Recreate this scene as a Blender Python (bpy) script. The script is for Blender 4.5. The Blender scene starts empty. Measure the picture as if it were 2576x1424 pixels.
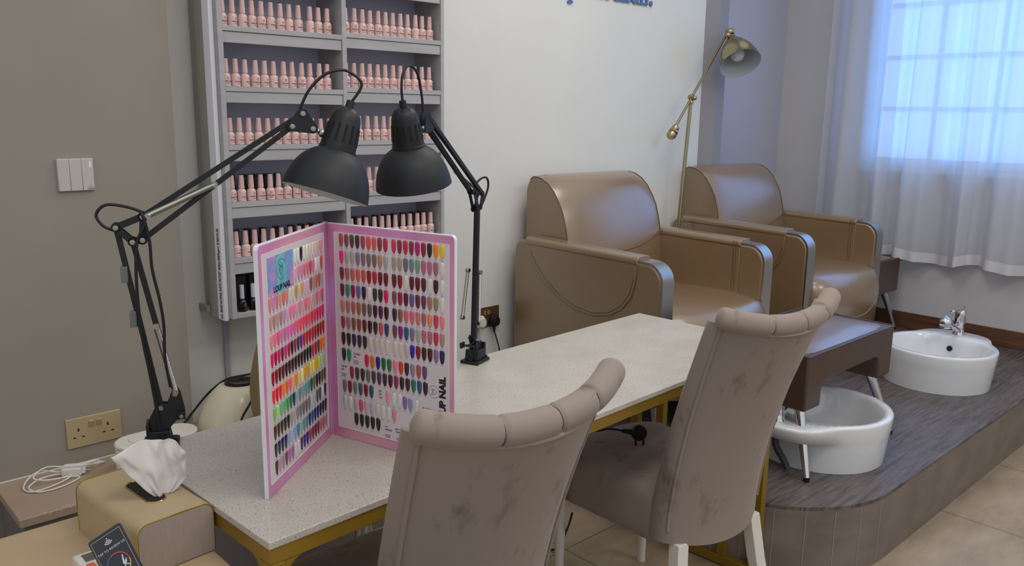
import bpy, math, random
from mathutils import Vector, Matrix
random.seed(7)
PI = math.pi
C = bpy.context.scene.collection
sc = bpy.context.scene

# ------------------------------------------------------------------ camera
Rm = ((0.7300, -0.6833, 0.0150), (-0.1258, -0.1556, -0.9797), (0.6717, 0.7133, -0.1996))   # rows: right, down, forward
_r = Vector(Rm[0]).normalized(); _f = Vector(Rm[2]); _f = (_f - _f.dot(_r)*_r).normalized(); _d = _f.cross(_r)
cam = bpy.data.cameras.new('camera'); camo = bpy.data.objects.new('camera', cam); C.objects.link(camo)
M4 = Matrix.Identity(4)
for i in range(3):
    M4[i][0] = _r[i]; M4[i][1] = -_d[i]; M4[i][2] = -_f[i]
M4[0][3], M4[1][3], M4[2][3] = 0, 0, 1.39
camo.matrix_world = M4
cam.sensor_width = 36; cam.lens = 36*2092/2576; cam.clip_start = .02
sc.camera = camo

# ------------------------------------------------------------------ world, lights, exposure
def lin(h):
    if isinstance(h, str):
        h = h.lstrip('#')
        if len(h) == 3: h = ''.join(c*2 for c in h)
        h = tuple(int(h[i:i+2], 16) for i in (0, 2, 4))
    return tuple(((c/255+.055)/1.055)**2.4 if c/255 > .04045 else c/255/12.92 for c in h[:3]) + (1,)
w = bpy.data.worlds.new('world'); sc.world = w; w.use_nodes = True
nt = w.node_tree; nt.nodes.clear()
tc = nt.nodes.new('ShaderNodeTexCoord'); sep = nt.nodes.new('ShaderNodeSeparateXYZ'); rp = nt.nodes.new('ShaderNodeValToRGB')
mr = nt.nodes.new('ShaderNodeMapRange'); bg = nt.nodes.new('ShaderNodeBackground'); wo = nt.nodes.new('ShaderNodeOutputWorld')
nt.links.new(tc.outputs['Generated'], sep.inputs[0]); nt.links.new(sep.outputs[2], mr.inputs[0])
mr.inputs[1].default_value = -1; mr.inputs[2].default_value = 1
nt.links.new(mr.outputs[0], rp.inputs[0]); nt.links.new(rp.outputs[0], bg.inputs[0]); nt.links.new(bg.outputs[0], wo.inputs[0])
rp.color_ramp.elements[0].position = .30; rp.color_ramp.elements[0].color = (.20, .19, .19, 1)
rp.color_ramp.elements[1].position = .60; rp.color_ramp.elements[1].color = (.63, .67, .71, 1)
bg.inputs[1].default_value = .85
def area(name, loc, size, power, col, target):
    l = bpy.data.lights.new(name, 'AREA'); l.shape = 'RECTANGLE'; l.size, l.size_y = size; l.energy = power; l.color = col
    o = bpy.data.objects.new(name, l); C.objects.link(o); o.location = loc
    o.rotation_euler = (Vector(target)-Vector(loc)).to_track_quat('-Z', 'Y').to_euler(); return o
area('daylight_outside_window', (5.25, 1.1, 1.85), (2.6, 2.0), 46, (.17, .46, 1.0), (0, 1.1, 1.75))
area('ceiling_panel_near', (.9, .2, 2.85), (1.2, .6), 13, (1, .92, .82), (.9, .2, 0))
area('ceiling_panel_middle', (2.5, 1.5, 2.85), (1.2, .6), 12, (1, .94, .87), (2.5, 1.5, 0))
area('ceiling_panel_side', (2.9, -.8, 2.85), (1.2, .6), 15, (1, .95, .9), (2.9, -.8, 0))
vs = sc.view_settings; sc.display_settings.display_device = 'sRGB'
vs.view_transform = 'Standard'; vs.look = 'None'; vs.gamma = 1; vs.use_curve_mapping = False; vs.exposure = 0.25

# ------------------------------------------------------------------ materials
MATS = {}
def mat(name, col, rough=.5, metal=0, noise=None, bump=None, spec=None, sheen=0, coat=0, stretch=(1, 1, 1), crough=.08, cior=1.5):
    """noise=(scale, other colour, contrast lo, hi)  bump=(scale, strength)"""
    if name in MATS: return MATS[name]
    m = bpy.data.materials.new(name); m.use_nodes = True; n = m.node_tree.nodes; L = m.node_tree.links
    b = n['Principled BSDF']; b.inputs['Base Color'].default_value = lin(col)
    b.inputs['Roughness'].default_value = rough; b.inputs['Metallic'].default_value = metal
    if spec is not None: b.inputs['Specular IOR Level'].default_value = spec
    if sheen: b.inputs['Sheen Weight'].default_value = sheen; b.inputs['Sheen Roughness'].default_value = .4
    if coat: b.inputs['Coat Weight'].default_value = coat; b.inputs['Coat Roughness'].default_value = crough; b.inputs['Coat IOR'].default_value = cior
    if noise or bump:
        t = n.new('ShaderNodeTexCoord'); mp = n.new('ShaderNodeMapping'); mp.inputs['Scale'].default_value = stretch
        L.new(t.outputs['Object'], mp.inputs[0])
    if noise:
        nz = n.new('ShaderNodeTexNoise'); nz.inputs['Scale'].default_value = noise[0]; nz.inputs['Detail'].default_value = 4
        L.new(mp.outputs[0], nz.inputs['Vector']); r = n.new('ShaderNodeValToRGB'); L.new(nz.outputs[0], r.inputs[0])
        r.color_ramp.elements[0].position = noise[2]; r.color_ramp.elements[1].position = noise[3]
        r.color_ramp.elements[0].color = lin(noise[1]); r.color_ramp.elements[1].color = lin(col)
        L.new(r.outputs[0], b.inputs['Base Color'])
    if bump:
        nb = n.new('ShaderNodeTexNoise'); nb.inputs['Scale'].default_value = bump[0]; nb.inputs['Detail'].default_value = 3
        L.new(mp.outputs[0], nb.inputs['Vector']); bp = n.new('ShaderNodeBump'); bp.inputs['Strength'].default_value = bump[1]
        bp.inputs['Distance'].default_value = .002; L.new(nb.outputs[0], bp.inputs['Height']); L.new(bp.outputs[0], b.inputs['Normal'])
    MATS[name] = m; return m
def attr_mat(name, rough, coat=0):
    m = bpy.data.materials.new(name); m.use_nodes = True; n = m.node_tree.nodes
    a = n.new('ShaderNodeAttribute'); a.attribute_name = 'Col'; b = n['Principled BSDF']
    m.node_tree.links.new(a.outputs[0], b.inputs['Base Color']); b.inputs['Roughness'].default_value = rough
    b.inputs['Coat Weight'].default_value = coat; return m

# ------------------------------------------------------------------ mesh helpers
class MB:
    def __init__(s): s.v = []; s.f = []; s.m = []; s.c = []; s.col = None; s.mi = 0
    def add(s, vs_, fs):
        o = len(s.v); s.v += [tuple(p) for p in vs_]; s.c += [s.col]*len(vs_)
        for f in fs: s.f.append(tuple(i+o for i in f)); s.m.append(s.mi)
        return s
    def box(s, x0, x1, y0, y1, z0, z1, M=None):
        P = [Vector((x, y, z)) for x in (x0, x1) for y in (y0, y1) for z in (z0, z1)]
        if M is not None: P = [M @ p for p in P]
        return s.add(P, [(0, 1, 3, 2), (4, 6, 7, 5), (0, 4, 5, 1), (2, 3, 7, 6), (0, 2, 6, 4), (1, 5, 7, 3)])
    def tube(s, pts, r, n=8, closed=False, caps=True, flat=None):
        pts = [Vector(p) for p in pts]; N = len(pts); R = r if isinstance(r, (list, tuple)) else [r]*N
        up = None; rings = []
        for i in range(N):
            a = pts[(i-1) % N] if (i or closed) else pts[0]; b = pts[(i+1) % N] if (i < N-1 or closed) else pts[-1]
            t = (b-a).normalized()
            if up is None: up = t.orthogonal().normalized() if flat is None else (Vector(flat)-Vector(flat).dot(t)*t).normalized()
            up = (up - up.dot(t)*t)
            up = up.normalized() if up.length > 1e-6 else t.orthogonal().normalized()
            sd = t.cross(up)
            rings.append([pts[i]+R[i]*(math.cos(2*PI*k/n)*up+math.sin(2*PI*k/n)*sd) for k in range(n)])
        V = [p for g in rings for p in g]; F = []
        for i in range(N if closed else N-1):
            j = (i+1) % N
            for k in range(n): F.append((i*n+k, i*n+(k+1) % n, j*n+(k+1) % n, j*n+k))
        if caps and not closed: F += [tuple(range(n))[::-1], tuple((N-1)*n+k for k in range(n))]
        return s.add(V, F)
    def cyl(s, p, q, r, r2=None, n=16): return s.tube([p, q], [r, r if r2 is None else r2], n)
    def lathe(s, prof, o=(0, 0, 0), ax=(0, 0, 1), n=24, sx=1, sy=1, cap=True):
        o = Vector(o); ax = Vector(ax).normalized(); q = Vector((0, 0, 1)).rotation_difference(ax)
        V = []; F = []
        for r, h in prof:
            for k in range(n): V.append(o+q @ Vector((r*sx*math.cos(2*PI*k/n), r*sy*math.sin(2*PI*k/n), h)))
        for i in range(len(prof)-1):
            for k in range(n): F.append((i*n+k, i*n+(k+1) % n, (i+1)*n+(k+1) % n, (i+1)*n+k))
        if cap and prof[0][0] > 1e-5: F.append(tuple(range(n))[::-1])
        if cap and prof[-1][0] > 1e-5: F.append(tuple((len(prof)-1)*n+k for k in range(n)))
        return s.add(V, F)
    def prism(s, poly, o, u, v, t):      # polygon in plane (u,v) at o, extruded by vector t
        o, u, v, t = map(Vector, (o, u, v, t)); n = len(poly)
        A = [o+u*a+v*b for a, b in poly]
        return s.add(A+[p+t for p in A], [tuple(range(n))[::-1], tuple(range(n, 2*n))]+[(i, (i+1) % n, n+(i+1) % n, n+i) for i in range(n)])
    def grid(s, fn, nu, nv, wrap=False):
        V = [fn(i/(nu if wrap else nu-1), j/(nv-1)) for j in range(nv) for i in range(nu)]
        F = [(j*nu+i, j*nu+(i+1) % nu, (j+1)*nu+(i+1) % nu, (j+1)*nu+i) for j in range(nv-1) for i in range(nu if wrap else nu-1)]
        return s.add(V, F)
    def ball(s, c, r, n=12, sz=1): return s.lathe([(r*math.sin(PI*i/8)+1e-6, -r*sz*math.cos(PI*i/8)) for i in range(9)], c, n=n)
    def mesh(s, name, mats, smooth=True, angle=40):
        me = bpy.data.meshes.new(name); me.from_pydata(s.v, [], s.f)
        for m in (mats if isinstance(mats, (list, tuple)) else [mats]): me.materials.append(m)
        for p, i in zip(me.polygons, s.m): p.material_index = i; p.use_smooth = smooth
        if any(c is not None for c in s.c):
            a = me.color_attributes.new('Col', 'FLOAT_COLOR', 'POINT')
            for i, c in enumerate(s.c): a.data[i].color = c or (1, 1, 1, 1)
        me.validate(); me.update()
        import bmesh
        b = bmesh.new(); b.from_mesh(me); bmesh.ops.recalc_face_normals(b, faces=b.faces); b.to_mesh(me); b.free()
        if smooth: me.set_sharp_from_angle(angle=math.radians(angle))
        return me
def obj(name, m, mats, parent=None, bevel=0, subsurf=0, solid=0, smooth=True, angle=40, loc=None, kind=None, label=None):
    me = m.mesh(name, mats, smooth, angle) if isinstance(m, MB) else m
    if not isinstance(m, MB) and mats is not None and not me.materials: me.materials.append(mats)
    o = bpy.data.objects.new(name, me); C.objects.link(o); o.parent = parent
    if loc: o.location = loc
    if solid: d = o.modifiers.new('s', 'SOLIDIFY'); d.thickness = solid; d.offset = 0
    if bevel: d = o.modifiers.new('b', 'BEVEL'); d.width = bevel; d.segments = 3; d.limit_method = 'ANGLE'; d.angle_limit = .7
    if subsurf: d = o.modifiers.new('u', 'SUBSURF'); d.levels = d.render_levels = subsurf
    if kind: o['kind'] = kind
    if label: o['label'] = label
    return o
def tag(o, label, cat, group=None):
    o['label'] = label; o['category'] = cat
    if group: o['group'] = group
    return o
def thing(name, label, cat, loc=(0, 0, 0), rz=0, group=None):
    o = bpy.data.objects.new(name, None); C.objects.link(o); o.empty_display_size = .05
    o.location = loc; o.rotation_euler = (0, 0, rz); return tag(o, label, cat, group)
def dup(root, loc, rz, label, group=None):
    r = root.copy(); C.objects.link(r); r.location = loc; r.rotation_euler = (0, 0, rz); r['label'] = label
    if group: r['group'] = group
    for ch in list(root.children):
        c = ch.copy(); C.objects.link(c); c.parent = r
        for g in list(ch.children):
            d = g.copy(); C.objects.link(d); d.parent = c
    return r
def cat_rom(P, k=6, closed=False):
    P = [Vector(p) for p in P]; N = len(P); out = []
    for i in range(N if closed else N-1):
        if closed: a, b, c, d = (P[(i+j-1) % N] for j in range(4))
        else: a, b, c, d = P[max(i-1, 0)], P[i], P[i+1], P[min(i+2, N-1)]
        for j in range(k):
            t = j/k; out.append(.5*((2*b)+(c-a)*t+(2*a-5*b+4*c-d)*t*t+(3*b-a-3*c+d)*t**3))
    if not closed: out.append(P[-1])
    return out
def rrect(w_, h, r, k=5, cx=0, cy=0):
    out = []
    for sx, sy, a0 in ((1, 1, 0), (-1, 1, 90), (-1, -1, 180), (1, -1, 270)):
        for i in range(k+1):
            a = math.radians(a0+90*i/k); out.append((cx+sx*(w_/2-r)+r*math.cos(a), cy+sy*(h/2-r)+r*math.sin(a)))
    return out
def text_mb(body, size, ext=0, fn=None, align='CENTER', shear=0, spacing=1, offset=0):
    """lettering as mesh data; fn maps (x, y, z) of the flat text to space"""
    cu = bpy.data.curves.new('lettering', 'FONT'); cu.body = body; cu.size = size; cu.extrude = ext; cu.align_x = align; cu.shear = shear
    cu.space_character = spacing; cu.offset = offset; cu.resolution_u = 3
    o = bpy.data.objects.new('lettering', cu); C.objects.link(o)
    dg = bpy.context.evaluated_depsgraph_get(); me = bpy.data.meshes.new_from_object(o.evaluated_get(dg))
    V = [tuple(v.co) for v in me.vertices]; F = [tuple(p.vertices) for p in me.polygons]
    bpy.data.objects.remove(o); bpy.data.curves.remove(cu); bpy.data.meshes.remove(me)
    return ([Vector(fn(*v)) for v in V] if fn else V), F
def ring_mb(m, fn, r, t, n=28, a0=0, a1=2*PI):
    V = []; F = []; cl = abs(a1-a0-2*PI) < 1e-6; N = n if cl else n+1
    for i in range(N):
        a = a0+(a1-a0)*i/n
        V += [Vector(fn(r*math.cos(a), r*math.sin(a))), Vector(fn((r+t)*math.cos(a), (r+t)*math.sin(a)))]
    for i in range(n): j = (i+1) % N; F.append((2*i, 2*i+1, 2*j+1, 2*j))
    m.add(V, F)
def stroke_mb(m, fn, pts, t):
    for (x0, y0), (x1, y1) in zip(pts, pts[1:]):
        L_ = math.hypot(x1-x0, y1-y0); nx, ny = -(y1-y0)/L_*t/2, (x1-x0)/L_*t/2
        m.add([Vector(fn(x0+nx, y0+ny)), Vector(fn(x0-nx, y0-ny)), Vector(fn(x1-nx, y1-ny)), Vector(fn(x1+nx, y1+ny))], [(0, 1, 2, 3)])
def wolf_mark(m, fn, r, t):              # the angular face inside a ring used on the boards and the bottles
    ring_mb(m, fn, r, t)
    P = [(-.45, .55), (.1, .12), (.45, .55), (.42, -.1), (0, -.62), (-.42, -.1), (-.45, .55)]
    stroke_mb(m, fn, [(a*r, b*r) for a, b in P], t)
    stroke_mb(m, fn, [(-.42*r, -.1*r), (.1*r, .35*r), (.42*r, -.1*r)], t)
ORD = ['first', 'second', 'third', 'fourth', 'fifth', 'sixth', 'seventh', 'eighth', 'ninth', 'tenth', 'eleventh', 'twelfth', 'thirteenth']

# shared materials
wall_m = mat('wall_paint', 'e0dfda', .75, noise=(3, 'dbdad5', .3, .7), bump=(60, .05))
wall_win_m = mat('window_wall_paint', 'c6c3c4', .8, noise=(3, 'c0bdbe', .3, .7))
pil_m = mat('taupe_paint', '9d9488', .7, noise=(2.5, '988f83', .35, .65), bump=(50, .06))
alc_m = mat('alcove_paint', 'b4b3c0', .75)
black_m = mat('matte_black_metal', '17181d', .55)
blackp_m = mat('black_plastic', '121216', .5)
chrome = mat('chrome', 'd8d8da', .08, 1)
steel = mat('brushed_steel', 'b9b7b3', .28, 1, bump=(400, .1), stretch=(1, 1, 30))
bolt_m = mat('bolt_steel', 'b5b1a8', .3, 1)
brass = mat('brass', 'aa9d78', .25, 1)
whitep = mat('white_plastic', 'e9e6e0', .35)
cream_leg = mat('cream_lacquer', 'ddd6cb', .35)
ceramic = mat('white_ceramic', 'e0e0e2', .1, coat=.6)
blk_txt = mat('black_print', '15151a', .5)

# ------------------------------------------------------------------ room shell
def struct(name, m, mt, **k): return obj(name, m, mt, kind='structure', **k)
def tile_mat():
    m = bpy.data.materials.new('floor_tile'); m.use_nodes = True; n = m.node_tree.nodes; L = m.node_tree.links; b = n['Principled BSDF']
    t = n.new('ShaderNodeTexCoord'); mp = n.new('ShaderNodeMapping'); mp.inputs['Location'].default_value = (-3.065+.613*10, -1.68+.613*10, 0)
    br = n.new('ShaderNodeTexBrick'); br.offset = 0; br.inputs['Scale'].default_value = 1; br.inputs['Brick Width'].default_value = .613
    br.inputs['Row Height'].default_value = .613; br.inputs['Mortar Size'].default_value = .0022; br.inputs['Mortar Smooth'].default_value = .1
    nz = n.new('ShaderNodeTexNoise'); nz.inputs['Scale'].default_value = 5; nz.inputs['Detail'].default_value = 6; nz.inputs['Roughness'].default_value = .65
    r = n.new('ShaderNodeValToRGB'); r.color_ramp.elements[0].position = .3; r.color_ramp.elements[1].position = .7
    r.color_ramp.elements[0].color = lin('8f7c66'); r.color_ramp.elements[1].color = lin('b09d86')
    mp2 = n.new('ShaderNodeMapping'); mp2.inputs['Scale'].default_value = (.7, 1.6, 1)
    L.new(t.outputs['Object'], mp.inputs[0]); L.new(mp.outputs[0], br.inputs['Vector']); L.new(t.outputs['Object'], mp2.inputs[0]); L.new(mp2.outputs[0], nz.inputs['Vector'])
    L.new(nz.outputs[0], r.inputs[0]); mx = n.new('ShaderNodeMix'); mx.data_type = 'RGBA'
    L.new(br.outputs['Fac'], mx.inputs[0]); L.new(r.outputs[0], mx.inputs[6]); mx.inputs[7].default_value = lin('6b5a45')
    L.new(mx.outputs[2], b.inputs['Base Color']); b.inputs['Roughness'].default_value = .38; return m
struct('floor', MB().box(-2.5, 4.95, -2.5, 2.8, -.1, 0), tile_mat(), smooth=False)
struct('wall_back', MB().box(-2.5, 3.73, 2.555, 2.95, 0, 3.0), wall_m, smooth=False)
pl = MB().box(-2.5, .957, 2.45, 2.555, 0, 3.0); struct('trim_1', pl, pil_m, smooth=False)      # taupe pilaster
struct('trim_2', MB().prism([(3.73, 2.555), (3.785, 2.505), (3.865, 2.505), (3.865, 2.95), (3.73, 2.95)], (0, 0, 0), (1, 0, 0), (0, 1, 0), (0, 0, 3.0)),
       mat('pier_paint', '8f8d93', .75), smooth=False)
struct('wall_alcove', MB().box(3.865, 4.95, 2.68, 2.95, 0, 3.0), alc_m, smooth=False)
WX = 4.767; WY0, WY1, WZ0, WZ1 = .25, 2.14, 1.131, 2.55
wm = MB().box(WX, 4.95, -2.5, WY0, 0, 3).box(WX, 4.95, WY1, 2.68, 0, 3).box(WX, 4.95, WY0, WY1, 0, WZ0).box(WX, 4.95, WY0, WY1, WZ1, 3)
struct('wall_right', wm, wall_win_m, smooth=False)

# window: frame, glazing bars, frosted panes
win_m = mat('window_frame_paint', 'c9d3dc', .4)
wf = struct('window_1', MB().box(WX+.02, WX+.09, WY0, WY0+.05, WZ0, WZ1).box(WX+.02, WX+.09, WY1-.05, WY1, WZ0, WZ1).box(WX+.02, WX+.09, WY0+.05, WY1-.05, WZ0, WZ0+.05).box(WX+.02, WX+.09, WY0+.05, WY1-.05, WZ1-.05, WZ1)
            .box(WX+.02, WX+.09, 1.17, 1.22, WZ0+.05, WZ1-.05), win_m, bevel=.004)
gb = MB()
for k in range(5): z = 1.172+.276*k; gb.box(WX+.035, WX+.06, WY0+.05, WY1-.05, z-.012, z+.012) if k else None
for k in range(7): y = WY1-.05-.3*k; gb.box(WX+.036, WX+.059, y-.012, y+.012, WZ0+.05, WZ1-.05)
obj('glazing_bar', gb, win_m, wf)
gm = bpy.data.materials.new('frosted_glass'); gm.use_nodes = True; n = gm.node_tree.nodes; L = gm.node_tree.links; n.clear()
o_ = n.new('ShaderNodeOutputMaterial'); t1 = n.new('ShaderNodeBsdfTransparent'); t2 = n.new('ShaderNodeBsdfTranslucent'); mx = n.new('ShaderNodeMixShader')
t1.inputs[0].default_value = (.92, .97, 1, 1); t2.inputs[0].default_value = (.9, .95, 1, 1); mx.inputs[0].default_value = .3
L.new(t1.outputs[0], mx.inputs[1]); L.new(t2.outputs[0], mx.inputs[2]); L.new(mx.outputs[0], o_.inputs[0])
obj('pane', MB().box(WX+.044, WX+.05, WY0+.05, WY1-.05, WZ0+.05, WZ1-.05), gm, wf, smooth=False)
obj('window_sill', MB().box(WX-.025, WX+.02, WY0-.04, WY1+.03, WZ0-.03, WZ0), mat('sill_stone', 'c9c6bf', .4), wf, bevel=.004)

# sheer curtain
cm = bpy.data.materials.new('sheer_voile'); cm.use_nodes = True; n = cm.node_tree.nodes; L = cm.node_tree.links; n.clear()
o_ = n.new('ShaderNodeOutputMaterial'); a = n.new('ShaderNodeBsdfTransparent'); b = n.new('ShaderNodeBsdfTranslucent'); d = n.new('ShaderNodeBsdfDiffuse')
m1 = n.new('ShaderNodeMixShader'); m2 = n.new('ShaderNodeMixShader'); b.inputs[0].default_value = (.80, .84, .92, 1); d.inputs[0].default_value = (.80, .79, .82, 1)
m1.inputs[0].default_value = .5; m2.inputs[0].default_value = .80
L.new(b.outputs[0], m1.inputs[1]); L.new(d.outputs[0], m1.inputs[2]); L.new(a.outputs[0], m2.inputs[1]); L.new(m1.outputs[0], m2.inputs[2]); L.new(m2.outputs[0], o_.inputs[0])
def cur_fn(u, v, z0=.635, z1=2.75):
    y = 2.36-2.1*u; ph = u*10*2*PI; z = z0+(z1-z0)*v+.012*math.sin(ph*.5+.6)*(1-v)
    f = math.sin(ph+.8*math.sin(3*u*PI)+.25*v); g = .45*f+.55*math.copysign(abs(f)**.4, f)
    return (4.682+.042*g*(1-.25*v)+.012*math.sin(ph*2.3), y+.035*math.sin(ph*.5)*(1-v)*.8, z)
cur = obj('sheer_curtain', MB().grid(cur_fn, 260, 24), cm)
tag(cur, 'white sheer curtain in soft folds hanging over the bright window', 'curtain')
obj('hem', MB().grid(lambda u, v: tuple(Vector(cur_fn(u, 0))+Vector((-.003, 0, .055*v))), 260, 3), mat('curtain_hem_cloth', 'cfccd0', .9), cur, label='denser hem band along the bottom')

# platform with rounded corner, wood look top and tiled face
PX0, PY0, PZ, PR = 2.14, .96, .232, .42
pp = [(PX0+PR-PR*math.sin(a), PY0+PR-PR*math.cos(a)) for a in [PI/2*i/14 for i in range(15)]]
poly = [(4.766, PY0)]+pp+[(PX0, 2.55), (3.73, 2.55), (3.783, 2.50), (3.87, 2.50), (3.87, 2.675), (4.766, 2.675)]
def wood_mat():
    m = bpy.data.materials.new('platform_wood_tile'); m.use_nodes = True; n = m.node_tree.nodes; L = m.node_tree.links; b = n['Principled BSDF']
    t = n.new('ShaderNodeTexCoord'); mp = n.new('ShaderNodeMapping'); mp.inputs['Scale'].default_value = (1.2, 14, 1)
    nz = n.new('ShaderNodeTexNoise'); nz.inputs['Scale'].default_value = 6; nz.inputs['Detail'].default_value = 8; nz.inputs['Roughness'].default_value = .7; nz.inputs['Distortion'].default_value = .6
    nl = n.new('ShaderNodeTexNoise'); nl.inputs['Scale'].default_value = 3.5; nl.inputs['Detail'].default_value = 3
    r = n.new('ShaderNodeValToRGB'); r.color_ramp.elements[0].position = .32; r.color_ramp.elements[1].position = .72
    r.color_ramp.elements[0].color = lin('3a3130'); r.color_ramp.elements[1].color = lin('756a68')
    br = n.new('ShaderNodeTexBrick'); br.offset = .5; br.inputs['Scale'].default_value = 1; br.inputs['Brick Width'].default_value = .9; br.inputs['Row Height'].default_value = .15
    br.inputs['Mortar Size'].default_value = .0012; mx = n.new('ShaderNodeMix'); mx.data_type = 'RGBA'; ad = n.new('ShaderNodeMath'); ad.operation = 'MULTIPLY_ADD'
    L.new(t.outputs['Object'], mp.inputs[0]); L.new(mp.outputs[0], nz.inputs['Vector']); L.new(t.outputs['Object'], nl.inputs['Vector']); L.new(t.outputs['Object'], br.inputs['Vector'])
    L.new(nl.outputs[0], ad.inputs[0]); ad.inputs[1].default_value = .35; L.new(nz.outputs[0], ad.inputs[2]); ad2 = n.new('ShaderNodeMath'); ad2.operation = 'SUBTRACT'; L.new(ad.outputs[0], ad2.inputs[0]); ad2.inputs[1].default_value = .17
    L.new(ad2.outputs[0], r.inputs[0]); L.new(br.outputs['Fac'], mx.inputs[0]); L.new(r.outputs[0], mx.inputs[6]); mx.inputs[7].default_value = lin('453d3a')
    L.new(mx.outputs[2], b.inputs['Base Color']); b.inputs['Roughness'].default_value = .36
    bp = n.new('ShaderNodeBump'); bp.inputs['Strength'].default_value = .35; bp.inputs['Distance'].default_value = .003; L.new(nz.outputs[0], bp.inputs['Height']); L.new(bp.outputs[0], b.inputs['Normal'])
    return m
stone_face = mat('stone_riser_tile', '83776c', .5, noise=(6, '6d6259', .3, .72), stretch=(1, 1, 2))
struct('floor_platform', MB().prism(poly, (0, 0, 0), (1, 0, 0), (0, 1, 0), (0, 0, PZ-.012)), stone_face, angle=50)
struct('floor_platform_top', MB().prism(poly, (0, 0, PZ-.012), (1, 0, 0), (0, 1, 0), (0, 0, .012)), wood_mat(), angle=50)
gm_ = MB(); jl = mat('tile_joint_grout', 'a8a093', .8)
for i in range(1, 14, 2):
    x, y = pp[i]; nx, ny = x-(PX0+PR), y-(PY0+PR); l_ = math.hypot(nx, ny); nx /= l_; ny /= l_
    gm_.box(-.0012, .0012, -.001, .0012, .002, PZ-.014, Matrix.Translation((x, y, 0)) @ Matrix.Rotation(math.atan2(ny, nx)+PI/2, 4, 'Z'))
for k in range(5): gm_.box(3.055+.306*k-.0006, 3.055+.306*k+.0006, PY0-.001, PY0+.001, .002, PZ-.014)
struct('trim_3', gm_, mat('riser_joint', '968c80', .8), smooth=False)
bbm = mat('wood_look_skirting', '6b4a34', .4, noise=(5, '4c3326', .3, .7), stretch=(1, .6, 8))
struct('baseboard_right', MB().box(WX-.014, WX, .2, 2.67, PZ, PZ+.092), bbm, bevel=.002)
struct('baseboard_alcove', MB().box(3.87, WX-.015, 2.664, 2.678, PZ, PZ+.092), bbm, bevel=.002)

# wall lettering: dark blue raised letters, the lower line of a slogan
LB = 1.898
V, F = text_mb('perfection!', .165, .004, lambda x, y, z: (2.706+x*.80, 2.5495-z*.9, LB+.0+y), 'LEFT', offset=.0022)
mt = MB(); mt.add(V, F)
for sx in (2.714, 2.86, 2.912, 3.044, 3.10, 3.178, 3.218):       # slab serifs at the stem feet
    zz = LB-.040 if sx == 2.714 else LB
    mt.box(sx-.012, sx+.018, 2.5455, 2.5535, zz-.001, zz+.006)
tag(obj('wall_lettering', mt, mat('blue_acrylic', '4f6f9c', .25), smooth=False), 'raised dark blue word on the white wall above the armchairs', 'sign')

# ------------------------------------------------------------------ nail table
TA = math.radians(2.8)
gold = mat('gold_painted_steel', '9a7a22', .38, .25, noise=(3, '846717', .3, .7))
def granite():
    m = bpy.data.materials.new('speckled_grey_stone'); m.use_nodes = True; n = m.node_tree.nodes; L = m.node_tree.links; b = n['Principled BSDF']
    t = n.new('ShaderNodeTexCoord'); mp = n.new('ShaderNodeMapping'); mp.inputs['Scale'].default_value = (1, 1, 1); mp.inputs['Rotation'].default_value = (0, 0, -.8)
    mp.vector_type = 'POINT'; mp3 = n.new('ShaderNodeMapping'); mp3.inputs['Scale'].default_value = (.38, 1, 1)
    a = n.new('ShaderNodeTexNoise'); a.inputs['Scale'].default_value = 640; a.inputs['Detail'].default_value = 2
    c = n.new('ShaderNodeTexNoise'); c.inputs['Scale'].default_value = 9; c.inputs['Detail'].default_value = 3
    L.new(t.outputs['Object'], mp.inputs[0]); L.new(mp.outputs[0], mp3.inputs[0]); L.new(mp3.outputs[0], a.inputs['Vector']); L.new(t.outputs['Object'], c.inputs['Vector'])
    r = n.new('ShaderNodeValToRGB'); r.color_ramp.elements[0].position = .36; r.color_ramp.elements[0].color = lin('aba296')
    r.color_ramp.elements[1].position = .56; r.color_ramp.elements[1].color = lin('c9c2b8')
    r2 = n.new('ShaderNodeValToRGB'); r2.color_ramp.elements[0].color = (.9, .9, .9, 1); r2.color_ramp.elements[0].position = .35; r2.color_ramp.elements[1].position = .6
    mx = n.new('ShaderNodeMix'); mx.data_type = 'RGBA'; mx.blend_type = 'MULTIPLY'; mx.inputs[0].default_value = 1
    L.new(a.outputs[0], r.inputs[0]); L.new(c.outputs[0], r2.inputs[0]); L.new(r.outputs[0], mx.inputs[6]); L.new(r2.outputs[0], mx.inputs[7])
    sp = n.new('ShaderNodeTexNoise'); sp.inputs['Scale'].default_value = 260; sp.inputs['Detail'].default_value = 2; L.new(mp3.outputs[0], sp.inputs['Vector']); r3 = n.new('ShaderNodeValToRGB'); r3.color_ramp.elements[0].position = .30; r3.color_ramp.elements[0].color = (.62, .58, .54, 1); r3.color_ramp.elements[1].position = .38; L.new(sp.outputs[0], r3.inputs[0])
    m4 = n.new('ShaderNodeMix'); m4.data_type = 'RGBA'; m4.blend_type = 'MULTIPLY'; m4.inputs[0].default_value = 1; L.new(mx.outputs[2], m4.inputs[6]); L.new(r3.outputs[0], m4.inputs[7])
    L.new(m4.outputs[2], b.inputs['Base Color']); b.inputs['Roughness'].default_value = .3; return m
gran = granite()
TL, TW = 1.645, .498
tb = thing('nail_table', 'long narrow manicure table with speckled stone top on gold steel legs', 'table', (.525, 1.083, 0), TA)
obj('table_top', MB().box(0, TL, 0, TW, .737, .75), gran, tb, bevel=.002)
LX, LY = .026, .032
for x in (.003, TL-.003-LX):
    for y in (.003, TW-.003-LY): obj('leg', MB().box(x, x+LX, y, y+LY, .0, .709), gold, tb, bevel=.002)
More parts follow.
